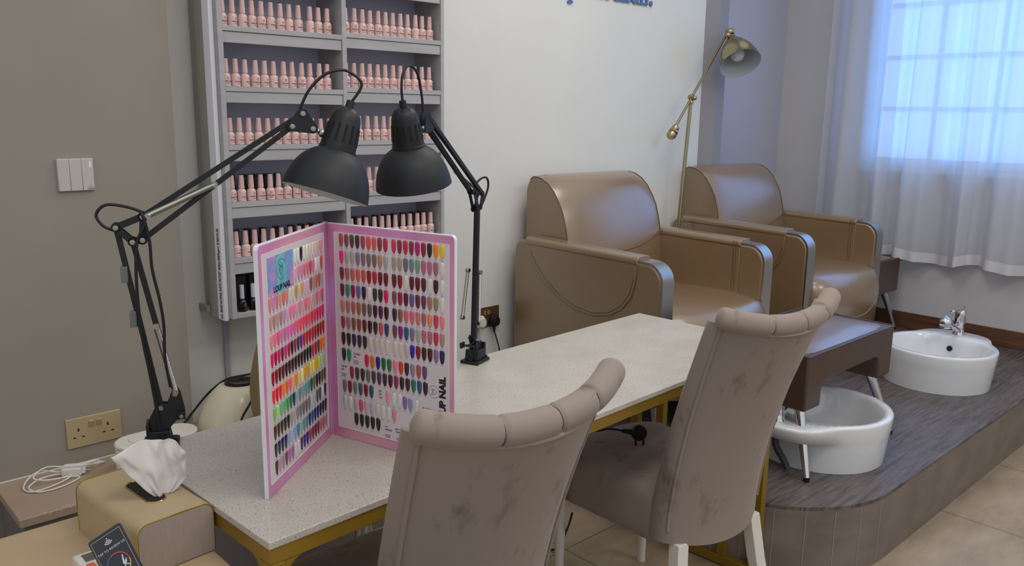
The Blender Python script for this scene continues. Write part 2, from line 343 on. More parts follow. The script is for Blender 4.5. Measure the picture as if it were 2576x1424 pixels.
obj('apron', MB().box(.003, TL-.003, .003, .003+LX, .709, .737).box(.003, TL-.003, TW-.003-LX, TW-.003, .709, .737)
    .box(.003, .003+LX, .003+LX, TW-.003-LX, .709, .737).box(TL-.003-LX, TL-.003, .003+LX, TW-.003-LX, .709, .737), gold, tb, bevel=.002)
for x in (.003, TL-.003-LX):
    obj('stretcher', MB().box(x, x+LX, .003+LY, TW-.003-LY, .004, .034), gold, tb, bevel=.002)
for y in (.115, .215, .365): obj('upright', MB().box(TL-.003-LX, TL-.003, y, y+.028, .034, .709), gold, tb, bevel=.002)
g_ = MB()       # curved gussets inside the front and end openings
for (x, y, ux, uy) in ((.029, .004, 1, 0), (.004, .035, 0, 1)):
    P = [(0, 0), (.035, 0)]+[(.035-.035*math.sin(a), -.035+.035*math.cos(a)) for a in [PI/2*i/6 for i in range(7)]]
    g_.prism(P, (x, y, .709), (ux, uy, 0), (0, 0, 1), (.002*uy, .02*ux, 0) if ux else (.02, 0, 0))
obj('corner_gusset', g_, gold, tb)

# ------------------------------------------------------------------ front desk, ledge cabinet
desk_m = mat('beige_lacquer_desk', 'c2a988', .4, noise=(4, 'b99f7e', .3, .7))
ds = thing('front_desk', 'beige desk in the foreground left corner under the tissue box', 'desk', (-.35, .70, 0))
obj('desk_top', MB().box(0, .863, 0, .835, .64, .67), desk_m, ds, bevel=.003)
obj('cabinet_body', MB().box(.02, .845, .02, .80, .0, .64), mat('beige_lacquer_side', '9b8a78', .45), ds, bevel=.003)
led_m = mat('beige_ledge_paint', 'b09a84', .45, noise=(5, 'a8917b', .3, .7))
lg = thing('low_cabinet', 'low beige cabinet ledge with a chipped edge along the taupe wall', 'cabinet', (.414, 2.185, 0))
obj('top', MB().box(0, 1.5, 0, .262, .372, .396).box(.55, 1.5, .262, .366, .372, .396), led_m, lg, bevel=.003)
obj('body', MB().box(.012, 1.49, .015, .26, 0, .372).box(.555, 1.49, .26, .365, 0, .372), mat('mauve_grey_laminate', '7d7272', .5), lg)
ch = MB(); random.seed(3)
for k in range(16):
    x = .05+k*.0085+random.random()*.004; ch.add([(x, -.0006, .3945-random.random()*.004), (x+.006, -.0006, .389), (x+.011, -.0006, .3945), (x+.009, .004+random.random()*.006, .3966), (x+.002, .005, .3966)], [(0, 1, 2, 3, 4)])
obj('chipped_paint', ch, mat('bare_chips', 'd8cdbb', .7, noise=(300, '5a4a3c', .45, .55)), lg, smooth=False, label='pale chips along the worn front edge')
obj('caulk_line', MB().tube([(0, .261, .397), (.543, .261, .397)], .003, 6), mat('caulk', 'd5cbbd', .7), lg)
struct('trim_4', MB().box(1.112, 1.128, 2.541, 2.555, .396, .765), mat('conduit_grey', 'a3a7b2', .5), bevel=.002)

# ------------------------------------------------------------------ polish cabinet on the wall
shm = mat('grey_wood_shelf', 'b3b0b1', .5, noise=(5, 'a8a5a6', .3, .7), stretch=(1, 1, 9), bump=(40, .1))
back_m = mat('cabinet_back_panel', 'c6c8dc', .6)
CX0, CX1, CXM, CY, CYB = 1.062, 1.880, 1.478, 2.360, 2.555
SZ = [1.795, 1.625, 1.456, 1.287, 1.118, .949, .780]
pc = thing('polish_cabinet', 'tall grey wooden wall cabinet with rows of nail polish bottles', 'shelf', (0, 0, 0))
obj('side_panel', MB().box(CX0, CX0+.016, CY, CYB-.012, .765, 2.0), shm, pc, bevel=.001)
obj('side_panel', MB().box(CX1-.014, CX1, CY, CYB-.012, .765, 2.0), shm, pc, bevel=.001)
obj('centre_divider', MB().box(CXM-.008, CXM+.008, CY, CYB-.03, .782, 2.0), shm, pc, bevel=.001)
obj('back_panel', MB().box(CX0+.016, CX1-.014, 2.512, 2.524, .765, 2.0), back_m, pc)
for i, z in enumerate(SZ):
    for a, b, dz in ((CX0+.016, CXM-.008, 0), (CXM+.008, CX1-.014, .009)):
        s_ = obj('shelf_board', MB().box(a, b, CY+.001, 2.512, z+dz-.015, z+dz), shm, pc, bevel=.0008)
        if i < 6: obj('fascia', MB().box(a+.0005, b-.0005, CY+.004, CY+.018, z+dz-.047, z+dz-.0165), shm, s_, bevel=.0008)
obj('side_return', MB().box(CX0-.012, CX0, 2.432, 2.487, .757, 2.0), mat('side_return_paint', 'a09c92', .6), pc, bevel=.001)
obj('side_return', MB().box(CX0-.002, CX0, 2.49, 2.545, .79, 2.0).box(CX0-.022, CX0-.0125, 2.49, 2.552, .765, .787), MATS['side_return_paint'], pc, bevel=.001)
tr = thing('cable_trunking', 'white plastic cable trunking strip with printed text beside the polish shelves', 'trunking', (0, 0, 0))
obj('channel', MB().box(CX0-.014, CX0-.0005, 2.382, 2.428, .757, 2.0), mat('trunking_plastic', 'f2f1f6', .4), tr, bevel=.002)
V, F = text_mb('ACE - BRAND NATIONAL PLASTIC FACTORY  40/25mm BS4678 part-4  20 34/01/18-1/02', .0205, 0,
               lambda x, y, z: (CX0-.0146, 2.396+y*1.05, .762+x*.355), 'LEFT', offset=.0007)
m = MB(); m.add(V, F); obj('printed_text', m, blk_txt, tr, smooth=False)

# ------------------------------------------------------------------ bottles
def bottle_proto(name, label, cat_, bodycol, capcol, capr, capr2, capz, logo, textcol, stick=None, h=.079):
    t = thing(name, label, cat_)
    bm = mat(name+'_glass', bodycol, .22, coat=.3); cp = mat(name+'_cap', capcol, .38 if not stick else .4)
    obj('glass_body', MB().lathe([(.0001, 0), (.0125, 0), (.0137, .0012), (.0137, .027), (.0133, .031), (.0118, .0345), (.0088, .037), (.0068, .0385), (.0068, .0405), (.0001, .0405)], n=20), bm, t)
    obj('cap', MB().lathe([(.0001, .0400), (capr, .0400), (capr, .041), (capr2, h-.001), (capr2-.001, h), (.0001, h)], n=18), cp, t)
    m = MB(); R = .01385; wrap = lambda x, y, z=0: (R*math.sin(x/R), -R*math.cos(x/R), y)
    if logo:
        wolf_mark(m, lambda x, y: wrap(x, y+.0225), .0036, .00045)
        V, F = text_mb('LOUP NAIL', .0050, 0, lambda x, y, z: wrap(x, y+.0122), offset=.00028); m.add(V, F)
        for z, ww in ((.0100, .0045), (.0084, .0045), (.0062, .0095)): stroke_mb(m, lambda x, y: wrap(x, y+z), [(-ww, 0), (-ww/2, 0), (0, 0), (ww/2, 0), (ww, 0)], .0007)
    else:
        ring_mb(m, lambda x, y: wrap(x, y+.021), .0062, .0006); ring_mb(m, lambda x, y: wrap(x, y+.021), .0036, .0004)
        stroke_mb(m, lambda x, y: wrap(x, y+.021), [(-.0015, -.002), (-.0015, .002), (.0015, .002), (.0015, -.002)], .0006)
        stroke_mb(m, lambda x, y: wrap(x, y+.008), [(-.007, 0), (-.003, 0), (.003, 0), (.007, 0)], .0008)
    obj('printed_label', m, textcol, t, smooth=False)
    return t
txt_brown = mat('label_print', '4a3a3e', .6); txt_tan = mat('label_print_tan', 'b59a86', .6)
P1 = bottle_proto('nail_polish_bottle', '', 'nail polish', 'e3bdb6', 'dcb6b0', .0088, .0071, 0, True, txt_brown)
for cc in list(P1.children): pass
disc = {k: mat('cap_disc_'+k, c, .4) for k, c in (('dark', '3c3038'), ('red', 'a83a4c'), ('rose', 'b8848a'))}
disc_mesh = {k: MB().lathe([(.0001, .079), (.0072, .079), (.0072, .0802), (.0066, .0806), (.0001, .0806)], n=16).mesh('cap_disc', m_) for k, m_ in disc.items()}
P2 = bottle_proto('gel_polish_bottle', '', 'nail polish', '0f0f12', 'c9c8cc', .0068, .0066, 0, False, txt_tan, h=.083)
# tall dark bottle of the rear rows
P3 = thing('dark_capped_bottle', '', 'nail polish')
obj('glass_body', MB().lathe([(.0001, 0), (.014, 0), (.0145, .002), (.0145, .042), (.011, .046), (.0001, .046)], n=18), mat('smoked_glass', '3b3236', .2), P3)
obj('cap', MB().lathe([(.0001, .046), (.0115, .046)]+[(.0115-.0006*(i % 2), .047+.0022*i) for i in range(10)]+[(.0122, .0695), (.0122, .075), (.011, .076), (.0001, .076)], n=18), mat('ribbed_black_cap', '26242b', .35), P3)
obj('cap_top', MB().lathe([(.0001, .076), (.0108, .076), (.0108, .0768), (.0001, .0768)], n=18), mat('grey_cap_top', '6a6a74', .3), P3)
SHN = ['top', 'second', 'third', 'fourth', 'fifth', 'lowest']
used = {id(P1): False, id(P2): False, id(P3): False}
random.seed(11)
def put(proto, x, y, z, rz, label, group, sticker=None):
    if not used[id(proto)]:
        used[id(proto)] = True; t = proto; t.location = (x, y, z); t.rotation_euler = (0, 0, rz); t['label'] = label; t['group'] = group
    else: t = dup(proto, (x, y, z), rz, label, group)
    for ch_ in list(t.children):
        if ch_.name.startswith('cap_disc'): bpy.data.objects.remove(ch_)
    if sticker:
        o = bpy.data.objects.new('cap_disc', disc_mesh[sticker]); C.objects.link(o); o.parent = t
    return t
def row(si, bay, xs, stick, jit=.0008):
    z = SZ[si]+(.009 if bay == 'right' else 0)+.0001
    for k, x in enumerate(xs):
        s_ = random.choices(stick, [3, 2, 2, 1][:len(stick)])[0]
        side = 'left' if True else ''
        put(P1, x+random.uniform(-jit, jit), 2.392+random.uniform(-.003, .003), z, random.uniform(.0, .55) if random.random() < .75 else random.uniform(-.4, 1.2),
            'pink nail polish bottle, %s from left in %s bay, %s visible shelf' % (ORD[k], bay, SHN[si-1]), 'pink polish bottles on the wall shelves', s_)
def xs_(a, n, p, skip=()): return [a+p*i for i in range(n) if i not in skip]
LX0, RX0 = 1.094, 1.502
row(1, 'left', xs_(LX0-.0005, 9, .0302)+[1.374, 1.406, 1.437], [None, 'dark', 'rose'])
row(1, 'right', xs_(RX0+.002, 12, .0305), [None, 'dark', 'rose'])
row(2, 'left', xs_(LX0-.001, 12, .0308), ['dark', 'dark', None, 'rose'])
row(2, 'right', xs_(RX0-.002, 12, .0306), [None, 'dark', 'red'])
row(3, 'left', xs_(LX0+.003, 12, .0306), [None, 'red', 'dark'])
row(3, 'right', xs_(RX0+.014, 11, .0312), [None, 'red'])
row(4, 'left', xs_(LX0+.002, 12, .0305), [None, 'dark'])
row(4, 'right', xs_(RX0+.016, 11, .031), [None, 'rose'])
row(5, 'left', xs_(LX0+.006, 12, .0302), [None, 'red'])
row(5, 'right', xs_(RX0+.006, 12, .0302), [None, 'red'])
def row2(si, bay, xs):
    z = SZ[si]+(.009 if bay == 'right' else 0)+.0001
    for k, x in enumerate(xs):
        put(P3, x, 2.45, z, random.uniform(-.5, .5), 'dark ribbed cap bottle in the back row, %s from left, %s shelf %s bay' % (ORD[k], SHN[si-1], bay), 'dark capped bottles in the back rows')
row2(4, 'left', [1.12, 1.16, 1.20, 1.235, 1.275, 1.315])
row2(4, 'right', [1.53, 1.57])
row2(5, 'left', [1.125, 1.165, 1.215, 1.262, 1.315, 1.352, 1.39, 1.43])
row2(5, 'right', [1.52, 1.56, 1.60, 1.64, 1.68, 1.72, 1.76, 1.80, 1.84])
for k, x in enumerate((1.107, 1.143, 1.178)):
    put(P2, x, 2.385, SZ[6]+.0001, .35, 'black gel polish bottle with silver cap, %s from left on lowest shelf' % ORD[k], 'black bottles on the lowest shelf')
for k, x in enumerate((1.118, 1.168, 1.212)):
    b_ = thing('black_carton', 'tall black carton standing behind the silver capped bottles, %s from left' % ORD[k], 'box', (x, 2.432, SZ[6]+.0001), 0, 'black cartons on the lowest shelf')
    obj('carton_body', MB().box(-.019, .019, -.014, .014, 0, .088), mat('black_carton_card', '131316', .45), b_, bevel=.001)
    obj('carton_lid', MB().box(-.0193, .0193, -.0143, .0143, .088, .1035), MATS['black_carton_card'], b_, bevel=.001)

# ------------------------------------------------------------------ switch and sockets
plate_m = mat('satin_silver_plate', 'cfc9c2', .35, .3)
sw = thing('light_switch', 'square silver light switch with three rockers on the taupe wall', 'light switch', (.683, 2.45, 1.211), 0)
obj('back_box', MB().box(-.046, .046, -.004, 0, -.044, .044), mat('switch_back', 'a9a49d', .4), sw, bevel=.002)
for i in range(3): obj('rocker', MB().box(-.0445+.0298*i, -.0153+.0298*i, -.0105, -.0038, -.0425, .0425), plate_m, sw, bevel=.0012)
m = MB(); stroke_mb(m, lambda x, y: (x, -.0107, y), [(.026, .030), (.033, .030)], .0004)
P = rrect(.006, .016, .002); m.add([Vector((.037+a, -.0107, .028+b)) for a, b in P], [tuple(range(len(P)))])
obj('sticker', m, mat('white_sticker', 'f2f0ee', .5), sw, smooth=False)
m = MB(); V, F = text_mb('LEGS', .0075, 0, lambda x, y, z: (.0345+x, -.0108, -.0400+y), offset=.0001); m.add(V, F)
ring_mb(m, lambda x, y: (.0345+x, -.0108, -.0305+y), .0018, .0006, 12); obj('printed_mark', m, mat('grey_print', '55504c', .5), sw, smooth=False)
def socket(nm, label, loc, mt, holes=True):
    s_ = thing(nm, label, 'socket', loc, 0)
    obj('plate', MB().box(-.073, .073, -.006, 0, -.043, .043), mt, s_, bevel=.0012)
    for x in (-.014, .006): obj('rocker_switch', MB().box(x, x+.0135, -.0095, -.0055, .0115, .0285), mat('socket_rocker', 'bfae8d', .3, .7), s_, bevel=.001)
    dk = mat('socket_slot', '1a1210', .7)
    for cx in (-.042, .036):
        h = MB().box(cx-.0022, cx+.0022, -.0064, -.0055, .004, .0125)
        for q in (-.0115, .0115): h.box(cx+q-.0033, cx+q+.0033, -.0064, -.0055, -.0155, -.0118)
        obj('pin_slot', h, dk, s_, smooth=False)
    return s_
brushed_gold = mat('brushed_gold_plate', 'cbb892', .3, .4, bump=(300, .08), stretch=(1, 1, 20))
socket('wall_socket', 'gold double wall socket on the taupe wall above the ledge', (.673, 2.45, .489), brushed_gold)
socket('wall_socket', 'bronze double socket on the white wall with two plugs in it', (2.254, 2.555, .548), mat('bronze_plate', '7d5f38', .3, .6))
def plug(nm, label, loc, mt, cable, r=.0036, rz=0, up=False):
    t = thing(nm, label, 'plug', loc, rz)
    P = [(-.024, .006), (-.024, -.012), (-.014, -.026), (.014, -.026), (.024, -.012), (.024, .006), (.012, .026), (-.012, .026)]
    obj('plug_body', MB().prism(P, (0, -.022, 0), (1, 0, 0), (0, 0, 1), (0, .018, 0)).prism([(a*.8, b*.8) for a, b in P], (0, -.032, 0), (1, 0, 0), (0, 0, 1), (0, .012, 0)), mt, t, bevel=.004)
    obj('cable', MB().tube([(0, -.014, -.02), (0, -.014, -.05)], [.0065, .0045], 10).tube(cat_rom([(0, -.014, -.045)]+cable, 6), r, 8), mt, t)
    return t
wp = mat('white_cable_plastic', 'd9d6d0', .45)
plug('power_plug', 'white plug with thick white cable in the bronze wall socket', (2.212, 2.549, .537), wp,
     [(.008, -.018, -.13), (.012, -.02, -.25), (.004, -.03, -.3), (.0, -.1, -.305)], .0042)
plug('power_plug', 'black plug with thin black cable in the bronze wall socket', (2.288, 2.549, .532), blackp_m,
     [(.012, -.02, -.09), (.026, -.02, -.14), (.018, -.02, -.2), (.004, -.03, -.298), (.03, -.07, -.299)], .0028)

# ------------------------------------------------------------------ swatch book
SB = (.827, 1.401, .75)
page = mat('swatch_page', 'dcd3d6', .35)
hol = bpy.data.materials.new('pink_holographic_border'); hol.use_nodes = True; n = hol.node_tree.nodes; L = hol.node_tree.links; b = n['Principled BSDF']
t = n.new('ShaderNodeTexCoord'); nz = n.new('ShaderNodeTexNoise'); nz.inputs['Scale'].default_value = 5; nz.inputs['Detail'].default_value = 1
r = n.new('ShaderNodeValToRGB'); r.color_ramp.elements[0].position = .3; r.color_ramp.elements[0].color = lin('d89bd8'); r.color_ramp.elements[1].position = .7; r.color_ramp.elements[1].color = lin('e2a8b2')
e = r.color_ramp.elements.new(.5); e.color = lin('d083b2')
L.new(t.outputs['Object'], nz.inputs['Vector']); L.new(nz.outputs[0], r.inputs[0]); L.new(r.outputs[0], b.inputs['Base Color']); b.inputs['Roughness'].default_value = .28; b.inputs['Coat Weight'].default_value = .4
whb = mat('white_board_core', 'e6e4ea', .4)
tip_m = attr_mat('nail_tip_lacquer', .18, .5)
bk = thing('nail_swatch_book', 'open pink folding board standing on the table covered in painted nail tips', 'colour chart', SB)
Lv = Vector((-.238, -.189, 0)).normalized(); Rv = Vector((.083, -.289, 0)).normalized()
Ln = Vector((-Lv.y, Lv.x, 0)); Rn = Vector((-Rv.y, Rv.x, 0))
if Ln.dot(Vector((.3, -1, 0))) < 0: Ln = -Ln
if Rn.dot(Vector((-1, -1, 0))) < 0: Rn = -Rn
H, W_ = .43, .300
def panel(nm, u, nn):
    Fn = lambda x, y, d=0: Vector((0, 0, 0))+u*x+Vector((0, 0, y))+nn*d
    def slab(P, d0, d1): m = MB(); m.prism(P, nn*d0, u, (0, 0, 1), nn*(d1-d0)); return m
    outer = [(.003, .0005), (W_-.001, .0005)]+[(W_-.009+.009*math.cos(a), H-.009+.009*math.sin(a)) for a in [PI/2*i/6 for i in range(7)]]+[(.003, H)]
    p = obj(nm, slab(outer, -.007, 0), whb, bk, angle=30)
    m = slab([(.004, .001), (W_-.0018, .001)]+[(W_-.0095+.008*math.cos(a), H-.0095+.008*math.sin(a)) for a in [PI/2*i/6 for i in range(7)]]+[(.004, H-.0015)], 0, .0006)
    obj('border', m, hol, p, angle=30)
    x0, x1, y0, y1 = (.020, .288, .022, .413)
    obj('page', slab([(x0, y0), (x1, y0), (x1, y1), (x0, y1)], .0006, .0011), page, p, smooth=False)
    m = MB()
    for a, b_, c, d in ((x0-.0008, x0, y0, y1), (x1, x1+.0008, y0, y1), (x0, x1, y0-.0008, y0), (x0, x1, y1, y1+.0008)): m.prism([(a, c), (b_, c), (b_, d), (a, d)], nn*.0006, u, (0, 0, 1), nn*.0009)
    obj('page_edge_line', m, mat('white_line', 'f4f0f4', .3), p, smooth=False)
    return p, Fn
pL, FL = panel('left_panel', Lv, Ln); pR, FR = panel('right_panel', Rv, Rn)
obj('spine', MB().cyl((0, .0045, .001), (0, .0045, H+.001), .0048, n=12), hol, bk)
def tip(m, F_, x, y, c, sc_=1.0, clear=False):
    m.col = lin(c); Wd, Ht = .0112*sc_, .0262*sc_
    V = []; Fc = []; rows = 12; cols = 7
    for j in range(rows):
        v = j/(rows-1); yy = y+Ht*(.5-v)
        v = (1-math.cos(PI*j/(rows-1)))/2; yy = y+Ht*(.5-v)
        wd = Wd/2*(1-.06*abs(v-.35))*(max(0, 1-(max(0, v-.35)/.655)**2.6))**.5*(max(.12, 1-(max(0, .14-v)/.15)**2))**.5
        for i in range(cols):
            s_ = -1+2*i/(cols-1); V.append(F_(x+wd*s_, yy, .0013+.0022*(1-s_*s_)*(1-.5*v*v)))
    for j in range(rows-1):
        for i in range(cols-1): Fc.append((j*cols+i, j*cols+i+1, (j+1)*cols+i+1, (j+1)*cols+i))
    m.add(V, Fc); m.col = None
LR = ['eee,eee,111,eed,eed,edc,edc,ecb,dbb,d99', 'dbc,e8a,d8a,d78,d78,c45,e78,eee,ddd,c55',
 'd88,d8b,c88,d98,d75,d88,ddc,ddb,b97,ec8,ca7,ebc,ebd,765,d87,b76,b65,c99', 'c99,b88,c99,a88,c9b,dac,f7a,f7a,dab,e8a,dab,e78,f8a,faa,caa,d79,e8a,c56',
 'f89,f78,e58,d7a,c7a,e6b,f5b,d6a,f56,f46,f45,f35,f46,d34,e34,e06,e07,d05', 'e06,a04,e06,804,c38,b04,301,a15,424,618,c03,c02,c02,b13,b02,901,a01,b01',
 'a02,802,601,601,301,300,301,300,300,200,200,100,100,c23,a12,822,e60,e80', 'f23,d12,f12,f82,f61,f66,fa7,d91,fc7,ff9,ea1,ea1,fd7,fe0,ea1,ce0,bd9,abb',
 '9b7,ae8,7b8,6b7,1a4,175,034,8bb,788,7aa,699,399,151,573,201,201,552,443', '531,531,332,222,111,a99,baa,888,777,766,766,777,ccc,abc,455,445,ddd,124',
 '223,125,014,006,9ac,abd,7ac,57a,7bb,599,588,037,158,008,006,003,003,002', '412,b9a,a8a,745,b6a,96a,ddd,ddd,526,418,306,a05,804,503,803,b66,a66,b77']
RR = ['b44,744,533,322,a34,d45,d54,833,b24,c35,823,c14,823,a17,901,111,f80,ec1', 'f08,aa9,aa9,778,866,766,765,b86,aaa,a98,a98,667,688,797,b67,b68,a67,ddc',
 '813,a66,b65,d55,b54,801,b02,601,601,601,801,ddc,501,601,502,ddc,301,ddc', '712,086,804,569,113,edd,233,222,d16,745,914,512,659,623,634,a76,986,ddc',
 'b87,a76,a65,963,755,655,313,514,201,323,864,d67,d67,c77,a66,e86,c35,e88', '934,977,754,844,522,301,222,b55,336,644,817,058,778,aaa,b67,b67,c25,b87',
 '301,012,114,214,211,ccb,cbb,ccb,dcc,dcb,dcb,cbb,11a,802,301,401,969,115']
tips = []
for k, rw in enumerate(RR):
    for i, c in enumerate(rw.split(',')): tips.append((FR, .0375+.0135*i+(.006 if i > 8 else 0), .399-.0322*k, c, k))
extra = []
y8 = .399-.0322*7
for i, c in enumerate(['114', '086']): extra.append((FR, .0375+.0135*i, y8, c))
for i, c in enumerate('d04,d70,118,064,173,f7a,c40,313,989,a55,646'.split(',')): extra.append((FR, .0955+.0138*i, y8-.004, c))
y9 = .399-.0322*8
for i, c in enumerate('923,433,322,666,433,534,323,401,924,301,401,175,158,301'.split(',')): extra.append((FR, .057+.0137*i, y9-.002, c))
y10 = .399-.0322*9
for i, c in enumerate('866,802,777,455,801,156'.split(',')): extra.append((FR, .0375+.0136*i, y10, c))
for x, y, c in ((.146, y10-.004, 'e9a'), (.16, y10-.005, 'ddd'), (.174, y10-.005, 'ddd'), (.187, y10-.007, '86a'), (.2, y10-.008, '89b'), (.214, y10-.009, 'ddd')): extra.append((FR, x, y, c))
for i, c in enumerate('ccc,ddd,caa,c57,dab,abc,dcb,ddd,ddd,d98'.split(',')): extra.append((FR, .0375+.0137*i, .077-.0005*i, c))
for i in range(5): extra.append((FR, .066+.0138*i, .0455, '110'))
m2 = MB()
for k, rw in enumerate(LR):
    cs = rw.split(',')
    for i, c in enumerate(cs):
        j = i+18-len(cs); m2_x = W_-(.0345+.01355*j); extra.append((FL, m2_x, .3903-.03155*k, c))
for F_, x, y, c, k in tips[:100]:
    m = MB(); tip(m, F_, x, y, c); obj('nail_tip', m, tip_m, bk)
for F_, x, y, c, k in tips[100:]: tip(m2, F_, x, y, c)
for F_, x, y, c in extra: tip(m2, F_, x, y, c)
obj('nail_tips', m2, tip_m, bk, kind='stuff')
# tiny numbers under each tip, headings, arrows, marks
pr = MB(); f2 = MB(); f3 = MB()
for F_, x, y, c in [t[:4] for t in tips]+extra:
    for q in (-.0022, 0, .0022): stroke_mb(pr, lambda a, b_: F_(a, b_, .0013), [(x+q-.0007, y-.0158), (x+q+.0007, y-.0158)], .0011)
obj('printed_numbers', pr, mat('grey_number_print', '8c8489', .6), bk, smooth=False)
tx = MB(); TXL = []
def rt(F_, s, size, x, y, off=.0001, rot=0, m=None):
    fn = (lambda a, b_, z: F_(x+a, y+b_, .0014)) if not rot else (lambda a, b_, z: F_(x-b_, y+a, .0014))
    V, Fc = text_mb(s, size, 0, fn, 'LEFT', offset=off); q_ = MB(); q_.add(V, Fc); obj('brand_lettering' if size > .01 else 'heading_text', q_, blk_txt, bk, smooth=False)
FLx = lambda a, b_, d=0: FL(W_-a, b_, d)      # reading direction on the left page runs towards the spine
for F_ in (FR,):
    rt(F_, 'CLASSIC', .0048, .062, y8+.004); rt(F_, 'GEL', .0042, .062, y8-.002); rt(F_, 'VELVET', .0046, .030, y9+.006); rt(F_, 'GEL', .0042, .030, y9)
    rt(F_, 'KB', .005, .124, y10+.004); rt(F_, 'GEL', .004, .124, y10-.002); rt(F_, 'TOP', .004, .124, y10-.009); rt(F_, 'PLATINUM', .0048, .228, y10-.010); rt(F_, 'GEL', .0042, .228, y10-.016)
    rt(F_, 'NO', .004, .138, .044); rt(F_, 'WIPING', .0048, .138, .038); rt(F_, 'MATT', .0042, .163, .044); rt(F_, 'TOPCOAT', .005, .163, .038)
ar = MB()
for x, y, d in ((.062, y8-.011, 1), (.030, y9-.010, 1), (.141, .027, -1), (.166, .025, 1)):
    for k in range(4): stroke_mb(ar, lambda a, b_: FR(a, b_, .0014), [(x+.0032*k, y+.004), (x+.0032*k+.0026*d, y), (x+.0032*k, y-.004)], .0012)
obj('arrow_marks', ar, mat('violet_print', '6a6a9a', .5), bk, smooth=False)
rt(FR, 'LOUP NAIL', .0188, .280, .075, .0011, rot=1)
tx2 = MB(); wolf_mark(tx2, lambda a, b_: FR(.2545-b_, .137+a, .0014), .0115, .0005)
# brand card on the left page
cardm = bpy.data.materials.new('watercolour_card'); cardm.use_nodes = True; n = cardm.node_tree.nodes; L = cardm.node_tree.links; b = n['Principled BSDF']
t = n.new('ShaderNodeTexCoord'); nz = n.new('ShaderNodeTexNoise'); nz.inputs['Scale'].default_value = 16; nz.inputs['Detail'].default_value = 2; r = n.new('ShaderNodeValToRGB'); mp = n.new('ShaderNodeMapping'); mp.inputs['Location'].default_value = (.02, 0, .02)
cr = r.color_ramp; cr.elements[0].position = .30; cr.elements[0].color = lin('58b4c8'); cr.elements[1].position = .72; cr.elements[1].color = lin('d65a94')
for p_, c_ in ((.40, '7fcfc9'), (.46, '6e9fd8'), (.53, 'a497d6'), (.60, 'dba0c4')): e = cr.elements.new(p_); e.color = lin(c_)
L.new(t.outputs['Object'], mp.inputs[0]); L.new(mp.outputs[0], nz.inputs['Vector']); L.new(nz.outputs[0], r.inputs[0]); L.new(r.outputs[0], b.inputs['Base Color']); b.inputs['Roughness'].default_value = .3
m = MB(); m.prism([(.030, .338), (.133, .338), (.133, .405), (.030, .405)], Ln*.0011+Lv*W_, -Lv, (0, 0, 1), Ln*.0005); obj('brand_card', m, cardm, pL, smooth=False)
V, F = text_mb('LOUP NAIL', .0138, 0, lambda a, b_, z: FLx(.085+a, .3440+b_, .0019), offset=.0005); tx.add(V, F); tx3 = MB()
wolf_mark(tx3, lambda a, b_: FLx(.083+a, .379+b_, .0019), .017, .0006)
obj('brand_lettering', tx, blk_txt, bk, smooth=False); obj('ring_mark', tx2, blk_txt, bk, smooth=False); obj('ring_mark', tx3, blk_txt, bk, smooth=False)

# ------------------------------------------------------------------ dining style velvet chairs
def velvet():
    m = bpy.data.materials.new('taupe_velvet'); m.use_nodes = True; n = m.node_tree.nodes; L = m.node_tree.links; b = n['Principled BSDF']
    t = n.new('ShaderNodeTexCoord'); mp = n.new('ShaderNodeMapping'); mp.inputs['Scale'].default_value = (2.2, 2.2, 1.1)
    nz = n.new('ShaderNodeTexNoise'); nz.inputs['Scale'].default_value = 5.5; nz.inputs['Detail'].default_value = 5; nz.inputs['Roughness'].default_value = .6
    r = n.new('ShaderNodeValToRGB'); r.color_ramp.elements[0].position = .30; r.color_ramp.elements[0].color = lin('716257'); r.color_ramp.elements[1].position = .44; r.color_ramp.elements[1].color = lin('94867c')
    nf = n.new('ShaderNodeTexNoise'); nf.inputs['Scale'].default_value = 900; bp = n.new('ShaderNodeBump'); bp.inputs['Strength'].default_value = .12; bp.inputs['Distance'].default_value = .001
    L.new(t.outputs['Object'], mp.inputs[0]); L.new(mp.outputs[0], nz.inputs['Vector']); L.new(nz.outputs[0], r.inputs[0]); L.new(r.outputs[0], b.inputs['Base Color'])
    L.new(t.outputs['Object'], nf.inputs['Vector']); L.new(nf.outputs[0], bp.inputs['Height']); L.new(bp.outputs[0], b.inputs['Normal'])
    b.inputs['Roughness'].default_value = .85; b.inputs['Sheen Weight'].default_value = .35; b.inputs['Sheen Roughness'].default_value = .35; b.inputs['Sheen Tint'].default_value = lin('d9cbbd'); b.inputs['Specular IOR Level'].default_value = .2
    return m
vel = velvet(); seam_m = mat('dark_seam', '5c4e45', .9)
